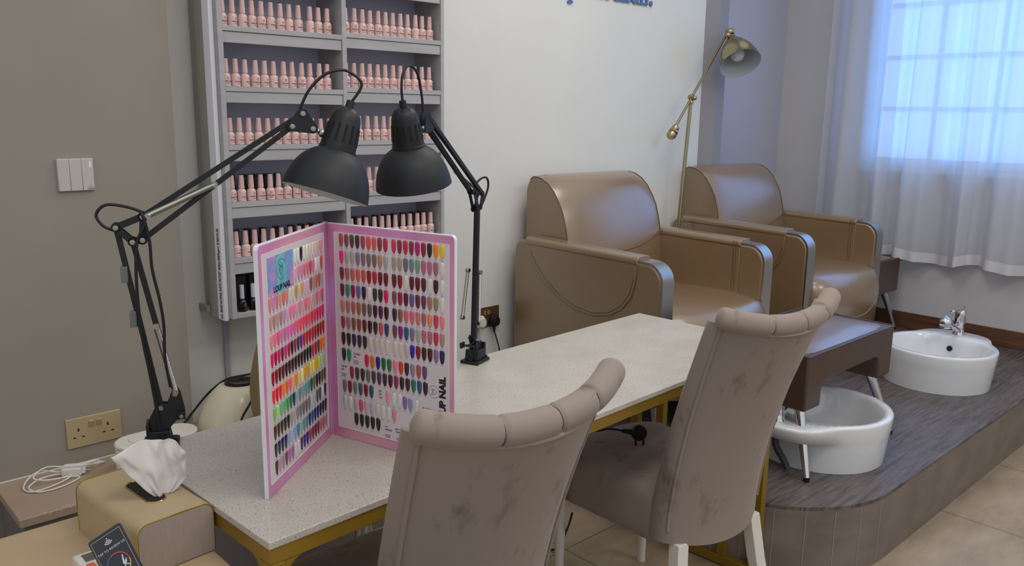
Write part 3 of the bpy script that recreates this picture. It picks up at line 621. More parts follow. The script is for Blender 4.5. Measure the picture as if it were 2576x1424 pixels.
def make_chair():
    t = thing('velvet_chair', '', 'chair')
    Z0, Z1 = .335, .920
    hw = lambda v: .181+.024*v**2.4
    yc = lambda v: -.158*v**1.75
    sg = lambda v: .060+.014*v
    def pt(s_, v, d):          # d: 0 outer (rear) face .. 1 inner face
        x = hw(v)*s_*(1-.02*d); y = yc(v)+sg(v)*abs(s_)**2.2+d*(.055-.022*v); return Vector((x, y, Z0+(Z1-Z0)*v+.018*(1-v)**6*(s_*s_)+.028*s_*s_*v**4))
    ring = [(-1+2*i/14, 0) for i in range(15)]+[(1.03, .3), (1.03, .7)]+[(1-2*i/14, 1) for i in range(15)]+[(-1.03, .7), (-1.03, .3)]
    m = MB(); nv = 15; V = []
    for j in range(nv):
        for s_, d in ring: V.append(pt(s_, j/(nv-1), d))
    N = len(ring); F = [(j*N+i, j*N+(i+1) % N, (j+1)*N+(i+1) % N, (j+1)*N+i) for j in range(nv-1) for i in range(N)]
    F += [tuple(range(N)), tuple((nv-1)*N+i for i in range(N))]
    m.add(V, F); obj('backrest', m, vel, t, angle=80)
    # rolled crest, pulled in at three tufting creases
    ctr_ = lambda s_: Vector((.213*s_, yc(1)+.020+.052*abs(s_)**2.4, .931+.034*s_*s_))
    m = MB(); P = []; Rr = []; Ns = 121
    for i in range(Ns):
        s_ = -1.0+2.0*i/(Ns-1); p = ctr_(s_)
        r_ = .0252
        for c_ in (-.42, .08, .5): r_ *= 1-.20*math.exp(-((s_-c_)/.018)**2)
        e = (1-abs(s_))/.075
        if e < 1: r_ *= max(.02, 1-(1-e)**2.6)**.5*.98+.02
        P.append(p); Rr.append(r_)
    m.tube(P, Rr, 20, flat=(0, 0, 1)); obj('crest_roll', m, vel, t, angle=85)
    ps = [pt(-.97, v/14*.985, -.03) for v in range(1, 15)]; pe = [pt(.97, v/14*.985, -.03) for v in range(14, 0, -1)]
    top = [pt(-.97+1.94*i/12, .985, -.035) for i in range(13)]
    obj('piping', MB().tube(ps+top[1:-1]+pe, .0042, 8), vel, t)
    for c_ in (-.42, .08, .5):
        cr = MB()
        ctr = ctr_(c_); d_ = (ctr_(c_+.05)-ctr_(c_-.05)).normalized(); up = Vector((0, 0, 1)); ot = d_.cross(up)
        cr.tube([ctr+.0205*(math.cos(a)*up+math.sin(a)*ot) for a in [2*PI*k/24 for k in range(24)]], .0015, 6, closed=True); obj('crease_seam', cr, seam_m, t)
    cr = MB()
    for k in range(4):          # gathered pleats at the left end of the crest
        s_ = -.93+.05*k; ctr = ctr_(s_); 
        cr.tube([ctr+.0246*(math.cos(a)*Vector((0, 0, 1))+math.sin(a)*Vector((.35, -.94, 0)))+Vector((.012*(a-1.2)*(1-k*.35), 0, 0)) for a in [.9+.17*q for q in range(8)]], [.0004+.0011*math.sin(PI*q/7) for q in range(8)], 6)
    obj('gathered_pleats', cr, seam_m, t)
    # seat
    m = MB(); nx, ny = 12, 12
    def seat(u, v, zz):
        x = -1+2*u; y = v; hwid = .176+.040*y; fy = .075+.430*y
        rnd = .05*(abs(x)**6)*(y**5)
        return Vector((x*hwid*(1-.0*y), fy-rnd, zz))
    out = []
    outline = [(x, 0.) for x in [i/8 for i in range(9)]]+[(1., y) for y in [i/8 for i in range(1, 9)]]+[(x, 1.) for x in [1-i/8 for i in range(1, 9)]]+[(0., y) for y in [1-i/8 for i in range(1, 8)]]
    levels = [(.328, .985), (.335, 1), (.43, 1.0), (.452, .985), (.468, .94), (.477, .82), (.484, .55), (.487, .2)]
    c0 = seat(.5, .5, 0); V = []
    for z, k in levels:
        for u, v in outline: p = seat(u, v, 0); V.append(Vector((c0.x+(p.x-c0.x)*k, c0.y+(p.y-c0.y)*k, z)))
    N = len(outline); F = [(j*N+i, j*N+(i+1) % N, (j+1)*N+(i+1) % N, (j+1)*N+i) for j in range(len(levels)-1) for i in range(N)]+[tuple(range(N)), tuple((len(levels)-1)*N+i for i in range(N))]
    m.add(V, F); obj('seat', m, vel, t, subsurf=1, angle=80)
    for s_ in (-1, 1):
        obj('leg', MB().tube([(s_*.172, .462, .335), (s_*.172, .464, .008)], [.0165, .0125], 16).cyl((s_*.172, .464, .008), (s_*.172, .464, 0), .0135), cream_leg, t)
        A = [(.045, .35), (.028, .22), (.0, .1), (-.04, 0)]
        m = MB(); V = []; 
        for y, z in A:
            k = .0185 if z > .2 else .0155
            for a, b_ in ((-1, -1), (1, -1), (1, 1), (-1, 1)): V.append(Vector((s_*(.140+.045*(1-z/.35))+a*k, y+b_*k*.9, z)))
        m.add(V, [(j*4+i, j*4+(i+1) % 4, (j+1)*4+(i+1) % 4, (j+1)*4+i) for j in range(3) for i in range(4)]+[(0, 1, 2, 3), (12, 13, 14, 15)])
        obj('leg', m, cream_leg, t, bevel=.002)
    return t
ch1 = make_chair(); ch1.location = (.862, .972, 0); ch1.rotation_euler = (0, 0, math.radians(-1))
G = 'velvet chairs drawn up to the nail table'
ch1['label'] = 'nearest taupe velvet chair with rolled back, in front of the swatch book'; ch1['group'] = G
ch2 = dup(ch1, (1.749, 1.033, 0), math.radians(-6.5), 'taupe velvet chair with rolled back and black plug lying on its seat', G)
# chair behind the table
tcm = mat('olive_tan_leather', '8a7550', .45, bump=(120, .1))
oc = thing('technician_chair', 'olive tan chair back just visible behind the swatch book', 'chair', (1.215, 1.93, 0), math.radians(178))
def shell(s_, v, d): return Vector((s_*(.19+.045*math.sin(PI*min(1, v*1.05))), -.19+d*.05+.02*s_*s_, .42+.40*v))
m = MB(); V = []; rg = [(-1+.2*i, 0) for i in range(11)]+[(1-.2*i, 1) for i in range(11)]
for j in range(9):
    for s_, d in rg: V.append(shell(s_*(1 if .05 < j/8 < .95 else .9), j/8, d))
N = len(rg); m.add(V, [(j*N+i, j*N+(i+1) % N, (j+1)*N+(i+1) % N, (j+1)*N+i) for j in range(8) for i in range(N)]+[tuple(range(N)), tuple(8*N+i for i in range(N))])
obj('backrest', m, tcm, oc); obj('seat', MB().prism(rrect(.44, .42, .06), (0, .03, .40), (1, 0, 0), (0, 1, 0), (0, 0, .07)), tcm, oc, bevel=.012)
obj('gas_column', MB().cyl((0, .03, .10), (0, .03, .40), .025), chrome, oc)
obj('disc_base', MB().lathe([(.0001, 0), (.17, 0), (.17, .01), (.03, .03), (.026, .11), (.0001, .11)], (0, .03, 0), n=32), blackp_m, oc)
# black plug on the seat of the second chair
kp = thing('power_plug', 'loose black plug with its cable lying on the velvet seat', 'plug', (1.770, 1.352, .4875), math.radians(-40))
obj('plug_body', MB().lathe([(.0001, -.012), (.018, -.012), (.0215, -.008), (.0225, .004), (.019, .012), (.0001, .014)], (0, 0, .0325), (.35, -1, .12), 18, 1, 1), blackp_m, kp, angle=60)
pp_ = MB()
for x in (-.010, .0115): pp_.box(x-.0025, x+.0025, -.012, -.007, 0, .016)
obj('pin', pp_, blackp_m, kp)
obj('cable', MB().tube([(-.014, 0, .034), (-.045, .012, .034)], [.0085, .005], 10).tube(cat_rom([(-.04, .010, .034), (-.08, .028, .034), (-.11, .05, .020), (-.17, .12, .004), (-.23, .19, .004)], 6), .0030, 8), blackp_m, kp)
bc = obj('black_cable', MB().tube(cat_rom([(1.600, 1.44, .300), (1.625, 1.475, .24), (1.70, 1.57, .12), (1.775, 1.645, .045), (1.80, 1.69, .010), (1.78, 1.72, .0035), (1.70, 1.75, .0035), (1.5, 1.80, .0035)], 8), .0032, 8), blackp_m)
tag(bc, 'thin black cable hanging below the second chair seat onto the floor', 'cable')
wc = obj('white_hose', MB().tube(cat_rom([(2.03, 2.05, .45), (1.93, 2.02, .42), (1.86, 2.0, .36), (1.845, 2.0, .27), (1.88, 2.02, .12), (2.0, 2.15, .008), (2.2, 2.3, .008)], 8), .006, 10), wp)
tag(wc, 'white hose looping in the shade behind the nail table', 'hose')

# ------------------------------------------------------------------ desk lamps (clamp-on, parallel arms)
inner_w = mat('lamp_reflector_white', 'cfcdc8', .4)
def spring_mb(a, b, r, turns, wire=.0011):
    a, b = Vector(a), Vector(b); d = (b-a).normalized(); u = d.orthogonal().normalized(); v = d.cross(u); N = turns*8
    return MB().tube([a+(b-a)*(i/N)+r*(math.cos(2*PI*i/8)*u+math.sin(2*PI*i/8)*v) for i in range(N+1)], wire, 5)
def bar_mb(m, a, b, w_=.0048, t_=.0048, y=0):
    a, b = Vector((a[0], y, a[1])), Vector((b[0], y, b[1])); d = (b-a).normalized(); nn = Vector((-d.z, 0, d.x))
    V = [p+nn*(s1*w_)+Vector((0, s2*t_, 0)) for p in (a, b) for s1, s2 in ((-1, -1), (1, -1), (1, 1), (-1, 1))]
    return m.add(V, [(0, 1, 2, 3), (7, 6, 5, 4), (0, 4, 5, 1), (1, 5, 6, 2), (2, 6, 7, 3), (3, 7, 4, 0)])
def nut(m, x, z, y=-.008, r=.0052):
    m.lathe([(r, 0), (r, .003), (r*.55, .0032), (r*.55, .005), (.0001, .0052)], (x, y, z), (0, -1, 0), 6)
def desk_lamp(name_label, base, rz, J, neck, axis, slots=True):
    t = thing('desk_lamp', name_label, 'lamp', base, rz, 'black clamp lamps on the nail table')
    R = Matrix.Rotation(-rz, 3, 'Z'); B = Vector(base)
    ox = J.get('ox', 0); m = MB().box(-.033, .033, -.026, .026, 0, .008).prism([(-.024, .008), (.022, .008), (.017, .034), (-.017, .034), (-.0185, .05), (-.024, .05)], (0, -.019, 0), (1, 0, 0), (0, 0, 1), (0, .038, 0))
    m.box(-.030, -.022, -.021, .021, .008, .014).box(.020, .030, -.008, .008, .008, .016)
    m.v = [(a+ox, b_, c_) for a, b_, c_ in m.v]; obj('clamp_base', m, blackp_m, t, bevel=.0015)
    m = MB().lathe([(.0075, 0), (.0075, .0008), (.0001, .0009)], (.004+ox, -.0193, .024), (0, -1, 0), 16); obj('screw_hole', m, mat('dark_hole', '050506', .8), t)
    b1, b2 = J['brk'], J['brk2']
    m = MB(); k = J['knob']
    for y in (-.0095, .0065):
        m.prism([(-.015+ox, .03), (.011+ox, .03)]+([(k[0]-.006, .054), (k[0]+.007, .056), (k[0]+.006, .070)] if ox else [(.014, .058)])+[(b2[0]+.009, b2[1]), (b2[0]+.004, b2[1]+.009), (b2[0]-.006, b2[1]+.002), (b1[0]+.012, b1[1]+.006), (b1[0], b1[1]+.008), (b1[0]-.009, b1[1]), (-.018+ox, .055)], (0, y, 0), (1, 0, 0), (0, 0, 1), (0, .003, 0))
    obj('bracket', m, black_m, t, bevel=.0007)
    m = MB()
    m.cyl((k[0], -.012, k[1]), (k[0], .020, k[1]), .003)
    if not ox: m.cyl((.005, 0, k[1]), (k[0], 0, k[1]), .003)
    P = [((.011 if i % 2 else .0065)*math.cos(PI*i/4), (.011 if i % 2 else .0065)*math.sin(PI*i/4)) for i in range(8)]
    m.prism([(a+k[0], b_+k[1]) for a, b_ in P], (0, -.019, 0), (1, 0, 0), (0, 0, 1), (0, .007, 0)); obj('knob', m, blackp_m, t, bevel=.001)
    m = MB(); yy = J.get('yy', 0)
    for (a, b_, y) in ((b1, J['A'], -yy), (b2, J['B'], yy)): bar_mb(m, a, b_, y=y)
    obj('lower_arm', m, black_m, t, bevel=.0006)
    m = MB()
    for (a, b_, y) in ((J['Cc'], J['upA'], -yy), (J['D'], J['upB'], yy)): bar_mb(m, a, b_, y=y)
    obj('upper_arm', m, black_m, t, bevel=.0006)
    m = MB(); Q = [J['A'], J['B'], J['Cc'], J['D']]
    for y in (-.0085, .0065):
        for a, b_ in zip(Q, Q[1:]+Q[:1]): bar_mb(m, a, b_, .0055, .0011, y)
        for q in Q: m.lathe([(.0085, -.0011), (.0085, .0011)], (q[0], y, q[1]), (0, -1, 0), 14)
    obj('elbow_plate', m, black_m, t)
    m = MB(); U = [J['upA'], J['upB'], J['nk']]
    def hull(y):
        c = (sum(p[0] for p in U)/3, sum(p[1] for p in U)/3); P = []
        for p in (U[0], U[2], U[1]):
            a = math.atan2(p[1]-c[1], p[0]-c[0])
            for d in (-.9, -.3, .3, .9): P.append((p[0]+.0095*math.cos(a+d), p[1]+.0095*math.sin(a+d)))
        m.prism(P, (0, y, 0), (1, 0, 0), (0, 0, 1), (0, .0024, 0))
    hull(-.0095); hull(.0071); obj('head_plate', m, black_m, t)
    m = MB()
    for q in Q+U+[b1, b2]: nut(m, q[0], q[1], -.0096)
    nut(m, k[0], k[1], -.019, .004); obj('bolt', m, bolt_m, t, kind=None)
    for a, b_, r, nn in J['springs']:
        s_ = obj('spring', spring_mb(a, b_, r, nn), bolt_m, t)
        for q in (a, b_): obj('spring_pin', MB().lathe([(.0001, -.005), (.0055, -.005), (.0055, .005), (.0001, .005)], q, (0, -1, 0), 12), bolt_m, s_)
    for a, b_ in J.get('rods', []): obj('tension_rod', MB().cyl(a, b_, .0042), steel, t)
    for a in J.get('clips', []): obj('cable_clip', MB().box(a[0]-.006, a[0]+.006, -.009, .005, a[1]-.015, a[1]+.015), mat('clear_grey_clip', '6e7074', .3), t, bevel=.001)
    # head
    nl = R @ (Vector(neck)-B); ax = (R @ Vector(axis)).normalized()
    prof = [(.0001, .0), (.012, .001), (.021, .006), (.0265, .014), (.0295, .024), (.0335, .058), (.0350, .082), (.0365, .083), (.0365, .088), (.0350, .0885)]
    hd = obj('lamp_socket', MB().lathe(prof, nl, ax, 32), blackp_m, t, angle=50)
    pr2 = [(.0350, .087), (.042, .091), (.053, .099), (.063, .110), (.0715, .124), (.0775, .139), (.0820, .156), (.0845, .1735), (.0838, .1740), (.0812, .1560), (.0765, .1390), (.0705, .1240), (.062, .1105), (.052, .100), (.0345, .0905)]
    m = MB(); m.lathe(pr2[:9], nl, ax, 40, cap=False); sh_ = obj('lamp_shade', m, black_m, t, angle=50)
    obj('reflector', MB().lathe(pr2[8:], nl, ax, 40, cap=False), inner_w, sh_)
    obj('bulb', MB().lathe([(.0001, .150)]+[(.028*math.sin(a), .122-.028*math.cos(PI-a)*-1*-1) for a in [PI*i/8 for i in range(1, 8)]]+[(.014, .09)], nl, ax, 16), mat('bulb_glass', 'e8e6e0', .3), t)
    q = Vector((0, 0, 1)).rotation_difference(ax); m = MB()
    for i in range(14):
        a = 2*PI*i/14; r_ = Matrix.Rotation(a, 3, 'Z')
        P = [Vector((x, y, z)) for x, z in ((.0312, .036), (.0312+.0031, .070)) for y in (-.0022, .0022)]
        V = [nl+q @ (r_ @ Vector((x+dx, y, z))) for dx in (-.002, .0007) for x, y, z in P]
        m.add(V, [(0, 1, 3, 2), (4, 6, 7, 5), (0, 4, 5, 1), (2, 3, 7, 6), (0, 2, 6, 4), (1, 5, 7, 3)])
        V = [nl+q @ (r_ @ Vector((x, y, z))) for x, z in ((.0125, .0005), (.0215, .0058)) for y in (-.0011, .0011)]; 
        if i % 2 == 0: m.add(V, [(0, 1, 3, 2)])
    obj('vent_slot', m, MATS['dark_hole'], hd, smooth=False)
    obj('strain_relief', MB().cyl(nl+ax*.003, nl-ax*.014, .0085, .0075), blackp_m, t)
    nk = Vector((J['nk'][0], 0, J['nk'][1])); side = nl+ax*.062; to = (side-nk); tgt = side-ax.cross(to.cross(ax)).normalized()*0
    rad = (nk-side); rad = (rad-rad.dot(ax)*ax).normalized(); obj('swivel_rod', MB().cyl(nk, side+rad*.031, .0042).ball(nk, .0085).ball(side+rad*.036, .0085), bolt_m, t)
    obj('cable', MB().tube(cat_rom([nl-ax*.008]+[Vector(p) for p in J['cab']], 8), .0028, 8), blackp_m, t)
    for p in J.get('cab2', []): obj('cable', MB().tube(cat_rom([Vector(q) for q in p], 8), .0028, 8), blackp_m, t)
    return t
JL = dict(ox=-.030, brk=(-.026, .079), brk2=(.001, .104), knob=(.010, .062), A=(-.079, .427), B=(-.053, .400), Cc=(-.036, .403), D=(-.033, .446), upA=(.238, .610), upB=(.258, .634), nk=(.276, .606),
          springs=[((-.024, -.009, .448), (.094, -.009, .503), .0050, 60), ((-.024, -.009, .240), (.002, -.009, .108), .0046, 52)], clips=[(-.071, .34), (-.062, .255)],
          cab=[(.372, 0, .690), (.352, 0, .712), (.329, 0, .7165), (.300, 0, .706), (.272, 0, .678), (.255, 0, .645), (.245, 0, .618)],
          cab2=[[(-.030, .012, .450), (-.06, .014, .462), (-.095, .016, .466), (-.112, .016, .448), (-.100, .014, .427), (-.078, .012, .418)],
                [(-.036, -.014, .455), (-.030, -.016, .435), (-.045, -.016, .400), (-.050, -.016, .350), (-.051, -.016, .29), (-.048, -.016, .22), (-.040, -.016, .15), (-.034, -.016, .09), (-.030, -.016, .045)],
                [(-.030, -.014, .44), (-.024, -.014, .40), (-.023, -.014, .35), (-.014, -.014, .29), (-.010, -.014, .24), (-.012, -.014, .18), (-.006, -.013, .12)]])
desk_lamp('black clamp lamp nearer the taupe wall, its arm reaching right over the table', (.575, 1.553, .75), math.atan2(-.119, .276), JL, (.894, 1.417, 1.396), (-.325, .015, -.945))
JR = dict(yy=.0055, brk=(.002, .050), brk2=(.012, .066), knob=(.040, .052), A=(-.012, .407), B=(.001, .402), Cc=(.020, .448), D=(-.022, .438), upA=(.219, .608), upB=(.235, .634), nk=(.240, .603),
          springs=[((.010, -.017, .244), (.022, -.026, .120), .0038, 46), ((.0, .013, .240), (-.002, .010, .104), .0038, 46)], rods=[((.087, -.011, .500), (-.015, -.011, .452))],
          cab=[(.325, 0, .690), (.318, 0, .722), (.292, 0, .738), (.262, 0, .720), (.247, 0, .675), (.242, 0, .640)],
          cab2=[[(.012, 0, .462), (-.02, .004, .478), (-.045, .006, .477), (-.052, .006, .455), (-.036, .004, .425), (-.020, 0, .40)]])
desk_lamp('black clamp lamp with upright lower arm, beside the right edge of the swatch book', (1.373, 1.595, .75), math.atan2(-.096, -.266), JR, (1.073, 1.487, 1.400), (.20, .067, -.975))

# ------------------------------------------------------------------ pedicure armchairs
lea = mat('tan_brown_leather', '856a49', .31, noise=(2.5, '7b6143', .3, .7), bump=(160, .08), spec=.7, coat=1.0, crough=.27, cior=1.75)
lead = mat('leather_seam', '5a4630', .5)
def arch(cx, cz, r, a0, a1, k=8): return [(cx+r*math.cos(math.radians(a0+(a1-a0)*i/k)), cz+r*math.sin(math.radians(a0+(a1-a0)*i/k))) for i in range(k+1)]
def make_armchair():
    t = thing('pedicure_armchair', '', 'armchair'); W, D, AW = .765, .765, .072
    prof = [(.004, .12)]+arch(.075, .565, .071, 180, 90)+[(.68, .648)]+arch(.712, .602, .046, 88, 0)+[(.758, .12)]
    path = [(0, .13)]+arch(.075, .565, .075, 180, 90)+[(.135, .642)]
    inn = [(.0055, .13)]+arch(.075, .565, .0695, 180, 90)+[(.135, .6365)]
    for sx in (0, W-AW):
        a = obj('arm', MB().prism(prof, (sx, 0, 0), (0, 1, 0), (0, 0, 1), (AW, 0, 0)), lea, t, bevel=.010)
        st = MB(); n = len(path); V = [Vector((x, p[0]-(.002 if q is path else 0), p[1]+(.002 if q is path else 0))) for q in (path, inn) for x in (sx+.002, sx+AW-.002) for p in q]
        for i in range(n-1):
            o1, o2, i1, i2 = i, n+i, 2*n+i, 3*n+i; st.f += []
            st_f = [(o1, o1+1, o2+1, o2), (i1, i2, i2+1, i1+1), (o1, i1, i1+1, o1+1), (o2, o2+1, i2+1, i2)]
            if i == 0: st.v = [tuple(p) for p in V]; st.c = [None]*len(V)
            for f_ in st_f: st.f.append(f_); st.m.append(0)
        st.f += [(0, n, 3*n, 2*n), (n-1, 3*n-1, 4*n-1, 2*n-1)]; st.m += [0, 0]
        obj('steel_strap', st, steel, a, label='brushed steel strap round the front of the arm')
        # pad draped over the arm, with a half-moon flap outside
        out = sx == 0; m = MB()
        xo, xi = (sx-.006, sx+AW) if out else (sx+AW, sx-.006)
        y0, y1 = .112, .690
        top = [(y0, .648)]+[(y1, .660)]
        flap = [(y0+.001, .634), (y0+.004, .56), (y0+.022, .50), (y0+.06, .452), (y0+.12, .415), (y0+.20, .400), (y0+.29, .408), (y0+.38, .44), (y0+.46, .49), (y0+.52, .545), (y0+.558, .60), (y1-.003, .640)]
        m.prism(flap[::-1], (xo, 0, 0), (0, 1, 0), (0, 0, 1), (.006, 0, 0))
        m.prism([(y0, .36), (y1-.02, .36), (y1, .642), (y0, .634)], (xi, 0, 0), (0, 1, 0), (0, 0, 1), (.006, 0, 0))
        a_, b_ = min(xo, xi), max(xo, xi)+.006
        m.prism([(a_, .622), (b_, .622)]+arch(b_-.020, .636, .020, 0, 90, 5)+arch(a_+.020, .636, .020, 90, 180, 5), (0, y0, 0), (1, 0, 0), (0, 0, 1), (0, y1-y0, .010))
        p = obj('arm_pad', m, lea, t, bevel=.002)
        s_ = MB(); xx = xo-.0005 if out else xo+.0065
        s_.tube([(xx, a+ (0 if True else 0), b) for a, b in [(q[0]*.965+.012, q[1]+.012) for q in flap[1:-1]]], .0012, 6)
        xx2 = xi+.0065 if out else xi-.0005
        for dy in (.018, .030): s_.tube([(xx2, y0+dy, .362), (xx2, y0+dy, .648)], .0012, 6)
        obj('stitching', s_, lead, p)
    # backrest
    PB = [(.765, .28), (.765, .84), (.760, .875), (.745, .900), (.715, .912), (.675, .906), (.635, .886), (.600, .855), (.572, .815), (.548, .765), (.528, .70), (.512, .63), (.500, .55), (.492, .47), (.488, .38), (.488, .28)]
    nx = 13; m = MB(); V = []
    for i in range(nx):
        s_ = -1+2*i/(nx-1); e = max(0, abs(s_)-.86)/.14
        for j, (y, z) in enumerate(PB):
            k = (1-s_*s_)*.018 if 4 <= j else 0
            V.append(Vector((W/2+s_*(W/2-AW-.002), y-k+(.010*e*e if j > 3 else 0), z-.008*e*e*(1 if 1 < j < 9 else 0))))
    nP = len(PB); m.add(V, [(i*nP+j, i*nP+(j+1) % nP, (i+1)*nP+(j+1) % nP, (i+1)*nP+j) for i in range(nx-1) for j in range(nP)]+[tuple(range(nP)), tuple((nx-1)*nP+j for j in range(nP))])
    b = obj('backrest', m, lea, t, angle=50)
    s_ = MB()
    for i in (0, nx-1): s_.tube([V[i*nP+j]+Vector((0, -.001 if j > 4 else 0, .001)) for j in range(3, 15)], .0022, 6)
    arc = []
    for i in range(25):
        u = -1+2*i/24; z = .655-.062*(1-u*u); y = .517-(z-.63)*-.16-(1-u*u)*.018-.001
        arc.append((W/2+u*(W/2-AW-.003), .5165+(z-.655)*.17-(1-u*u)*.018, z))
    s_.tube(arc, .002, 6); obj('seam', s_, lead, b)
    # seat cushion bulging forward
    m = MB(); V = []; PS = [(.50, .12), (.50, .425), (.40, .438), (.25, .445), (.12, .445), (.04, .438), (-.01, .420), (-.035, .385), (-.045, .33), (-.040, .24), (-.026, .16), (-.015, .12)]; nP = len(PS); nx = 15
    for i in range(nx):
        s_ = -1+2*i/(nx-1); e = max(0, abs(s_)-.8)/.2
        for j, (y, z) in enumerate(PS):
            f = 1 if j > 4 else 0
            V.append(Vector((W/2+s_*(W/2-AW-.001), y-f*.055*(1-s_*s_)+f*.02*e*e, z-(.012*e*e if 1 < j < 8 else 0))))
    m.add(V, [(i*nP+j, i*nP+(j+1) % nP, (i+1)*nP+(j+1) % nP, (i+1)*nP+j) for i in range(nx-1) for j in range(nP)]+[tuple(range(nP)), tuple((nx-1)*nP+j for j in range(nP))])
    s = obj('seat', m, lea, t, angle=60)
    arc = []
    for i in range(25):
        u = -1+2*i/24; z = .33-.10*(1-u*u); y0 = -.045+.03*max(0, (.33-z))/.2*.4
        arc.append((W/2+u*(W/2-AW-.004), y0-.055*(1-u*u)+.02*(max(0, abs(u)-.8)/.2)**2-.0015, z))
    obj('seam', MB().tube(arc, .0018, 6), mat('pale_piping', 'a38c6c', .5), s)
    obj('base', MB().box(.03, W-.03, .04, .74, .09, .125), mat('dark_base_board', '2a221c', .6), t)
    for x in (.07, W-.07):
        for y in (.06, .70): obj('leg', MB().tube([(x, y, .092), (x, y-.01, 0)], [.018, .011], 14), chrome, t)
    return t
ac = make_armchair(); ac.location = (2.367, 1.737, PZ); ac.rotation_euler = (0, 0, math.radians(.4))
ac['label'] = 'tan leather armchair nearer the socket, directly behind the nail table'; ac['group'] = 'leather pedicure armchairs on the platform'
dup(ac, (3.508, 1.785, PZ), math.radians(-.8), 'tan leather armchair farther back, beside the curtained window', ac['group'])

# ------------------------------------------------------------------ footrest stools
stl = mat('dark_brown_leather', '4f3b31', .36, noise=(4, '463329', .3, .7), bump=(140, .1), coat=.1)
stt = mat('sheen_painted_top_leather', '7a6c6f', .34, noise=(6, '6c5f66', .3, .7), bump=(140, .08), spec=.8, coat=.5)  # lighter greyed base: the bluish sheen on the stool top is painted in
def make_stool():
    t = thing('footrest_stool', '', 'footstool'); W, D = .645, .37; z0, z1, zt = .228, .313, .412
    P = [(0, z0), (.105, z0), (.107, z1-.03), (.118, z1-.008), (.14, z1), (W-.14, z1), (W-.118, z1-.008), (W-.107, z1-.03), (W-.105, z0), (W, z0), (W, zt), (0, zt)]
    obj('body', MB().prism(P, (0, 0, 0), (1, 0, 0), (0, 0, 1), (0, D, 0)), stl, t, bevel=.008)
    m = MB(); V = []
    for j in range(9):
        for i in range(13):
            u, v = i/12, j/8; b = (1-(2*u-1)**6)*(1-(2*v-1)**6); V.append(Vector((.003+u*(W-.006), .003+v*(D-.006), zt-.004+.014*b)))
    m.add(V, [(j*13+i, j*13+i+1, (j+1)*13+i+1, (j+1)*13+i) for j in range(8) for i in range(12)])
    obj('cushion_top', m, stt, t, label='padded top surface, greyer from sheen painted into its colour')
    obj('piping', MB().tube([(.004, .001, zt), (W-.004, .001, zt), (W-.001, .004, zt), (W-.001, D-.004, zt), (W-.004, D-.001, zt), (.004, D-.001, zt), (.001, D-.004, zt), (.001, .004, zt)], .0035, 8, closed=True), stl, t)
    for sx in (0, 1):
        for sy in (0, 1):
            x0, y0 = (.06, .05); dx, dy = -.055, -.075
            a = Vector((x0 if not sx else W-x0, y0 if not sy else D-y0, z0+.004)); d = Vector((dx*(1 if not sx else -1), dy*(1 if not sy else -1), 0))
            l = obj('leg', MB().tube([a, a+d+Vector((0, 0, .012-a.z))], [.0185, .0105], 16), chrome, t)
            obj('foot_cap', MB().cyl(a+d+Vector((0, 0, .013-a.z)), a+d+Vector((0, 0, -a.z)), .0112, .010), blackp_m, l)
    return t
so = make_stool(); so.location = (2.430, 1.200, PZ); so['label'] = 'brown leather arched footrest stool on chrome legs, standing over the near basin'; so['group'] = 'leather footrest stools'
dup(so, (4.668, 1.83, PZ+.0), math.radians(90), 'dark footrest stool half hidden beside the far armchair, under the curtain', so['group'])

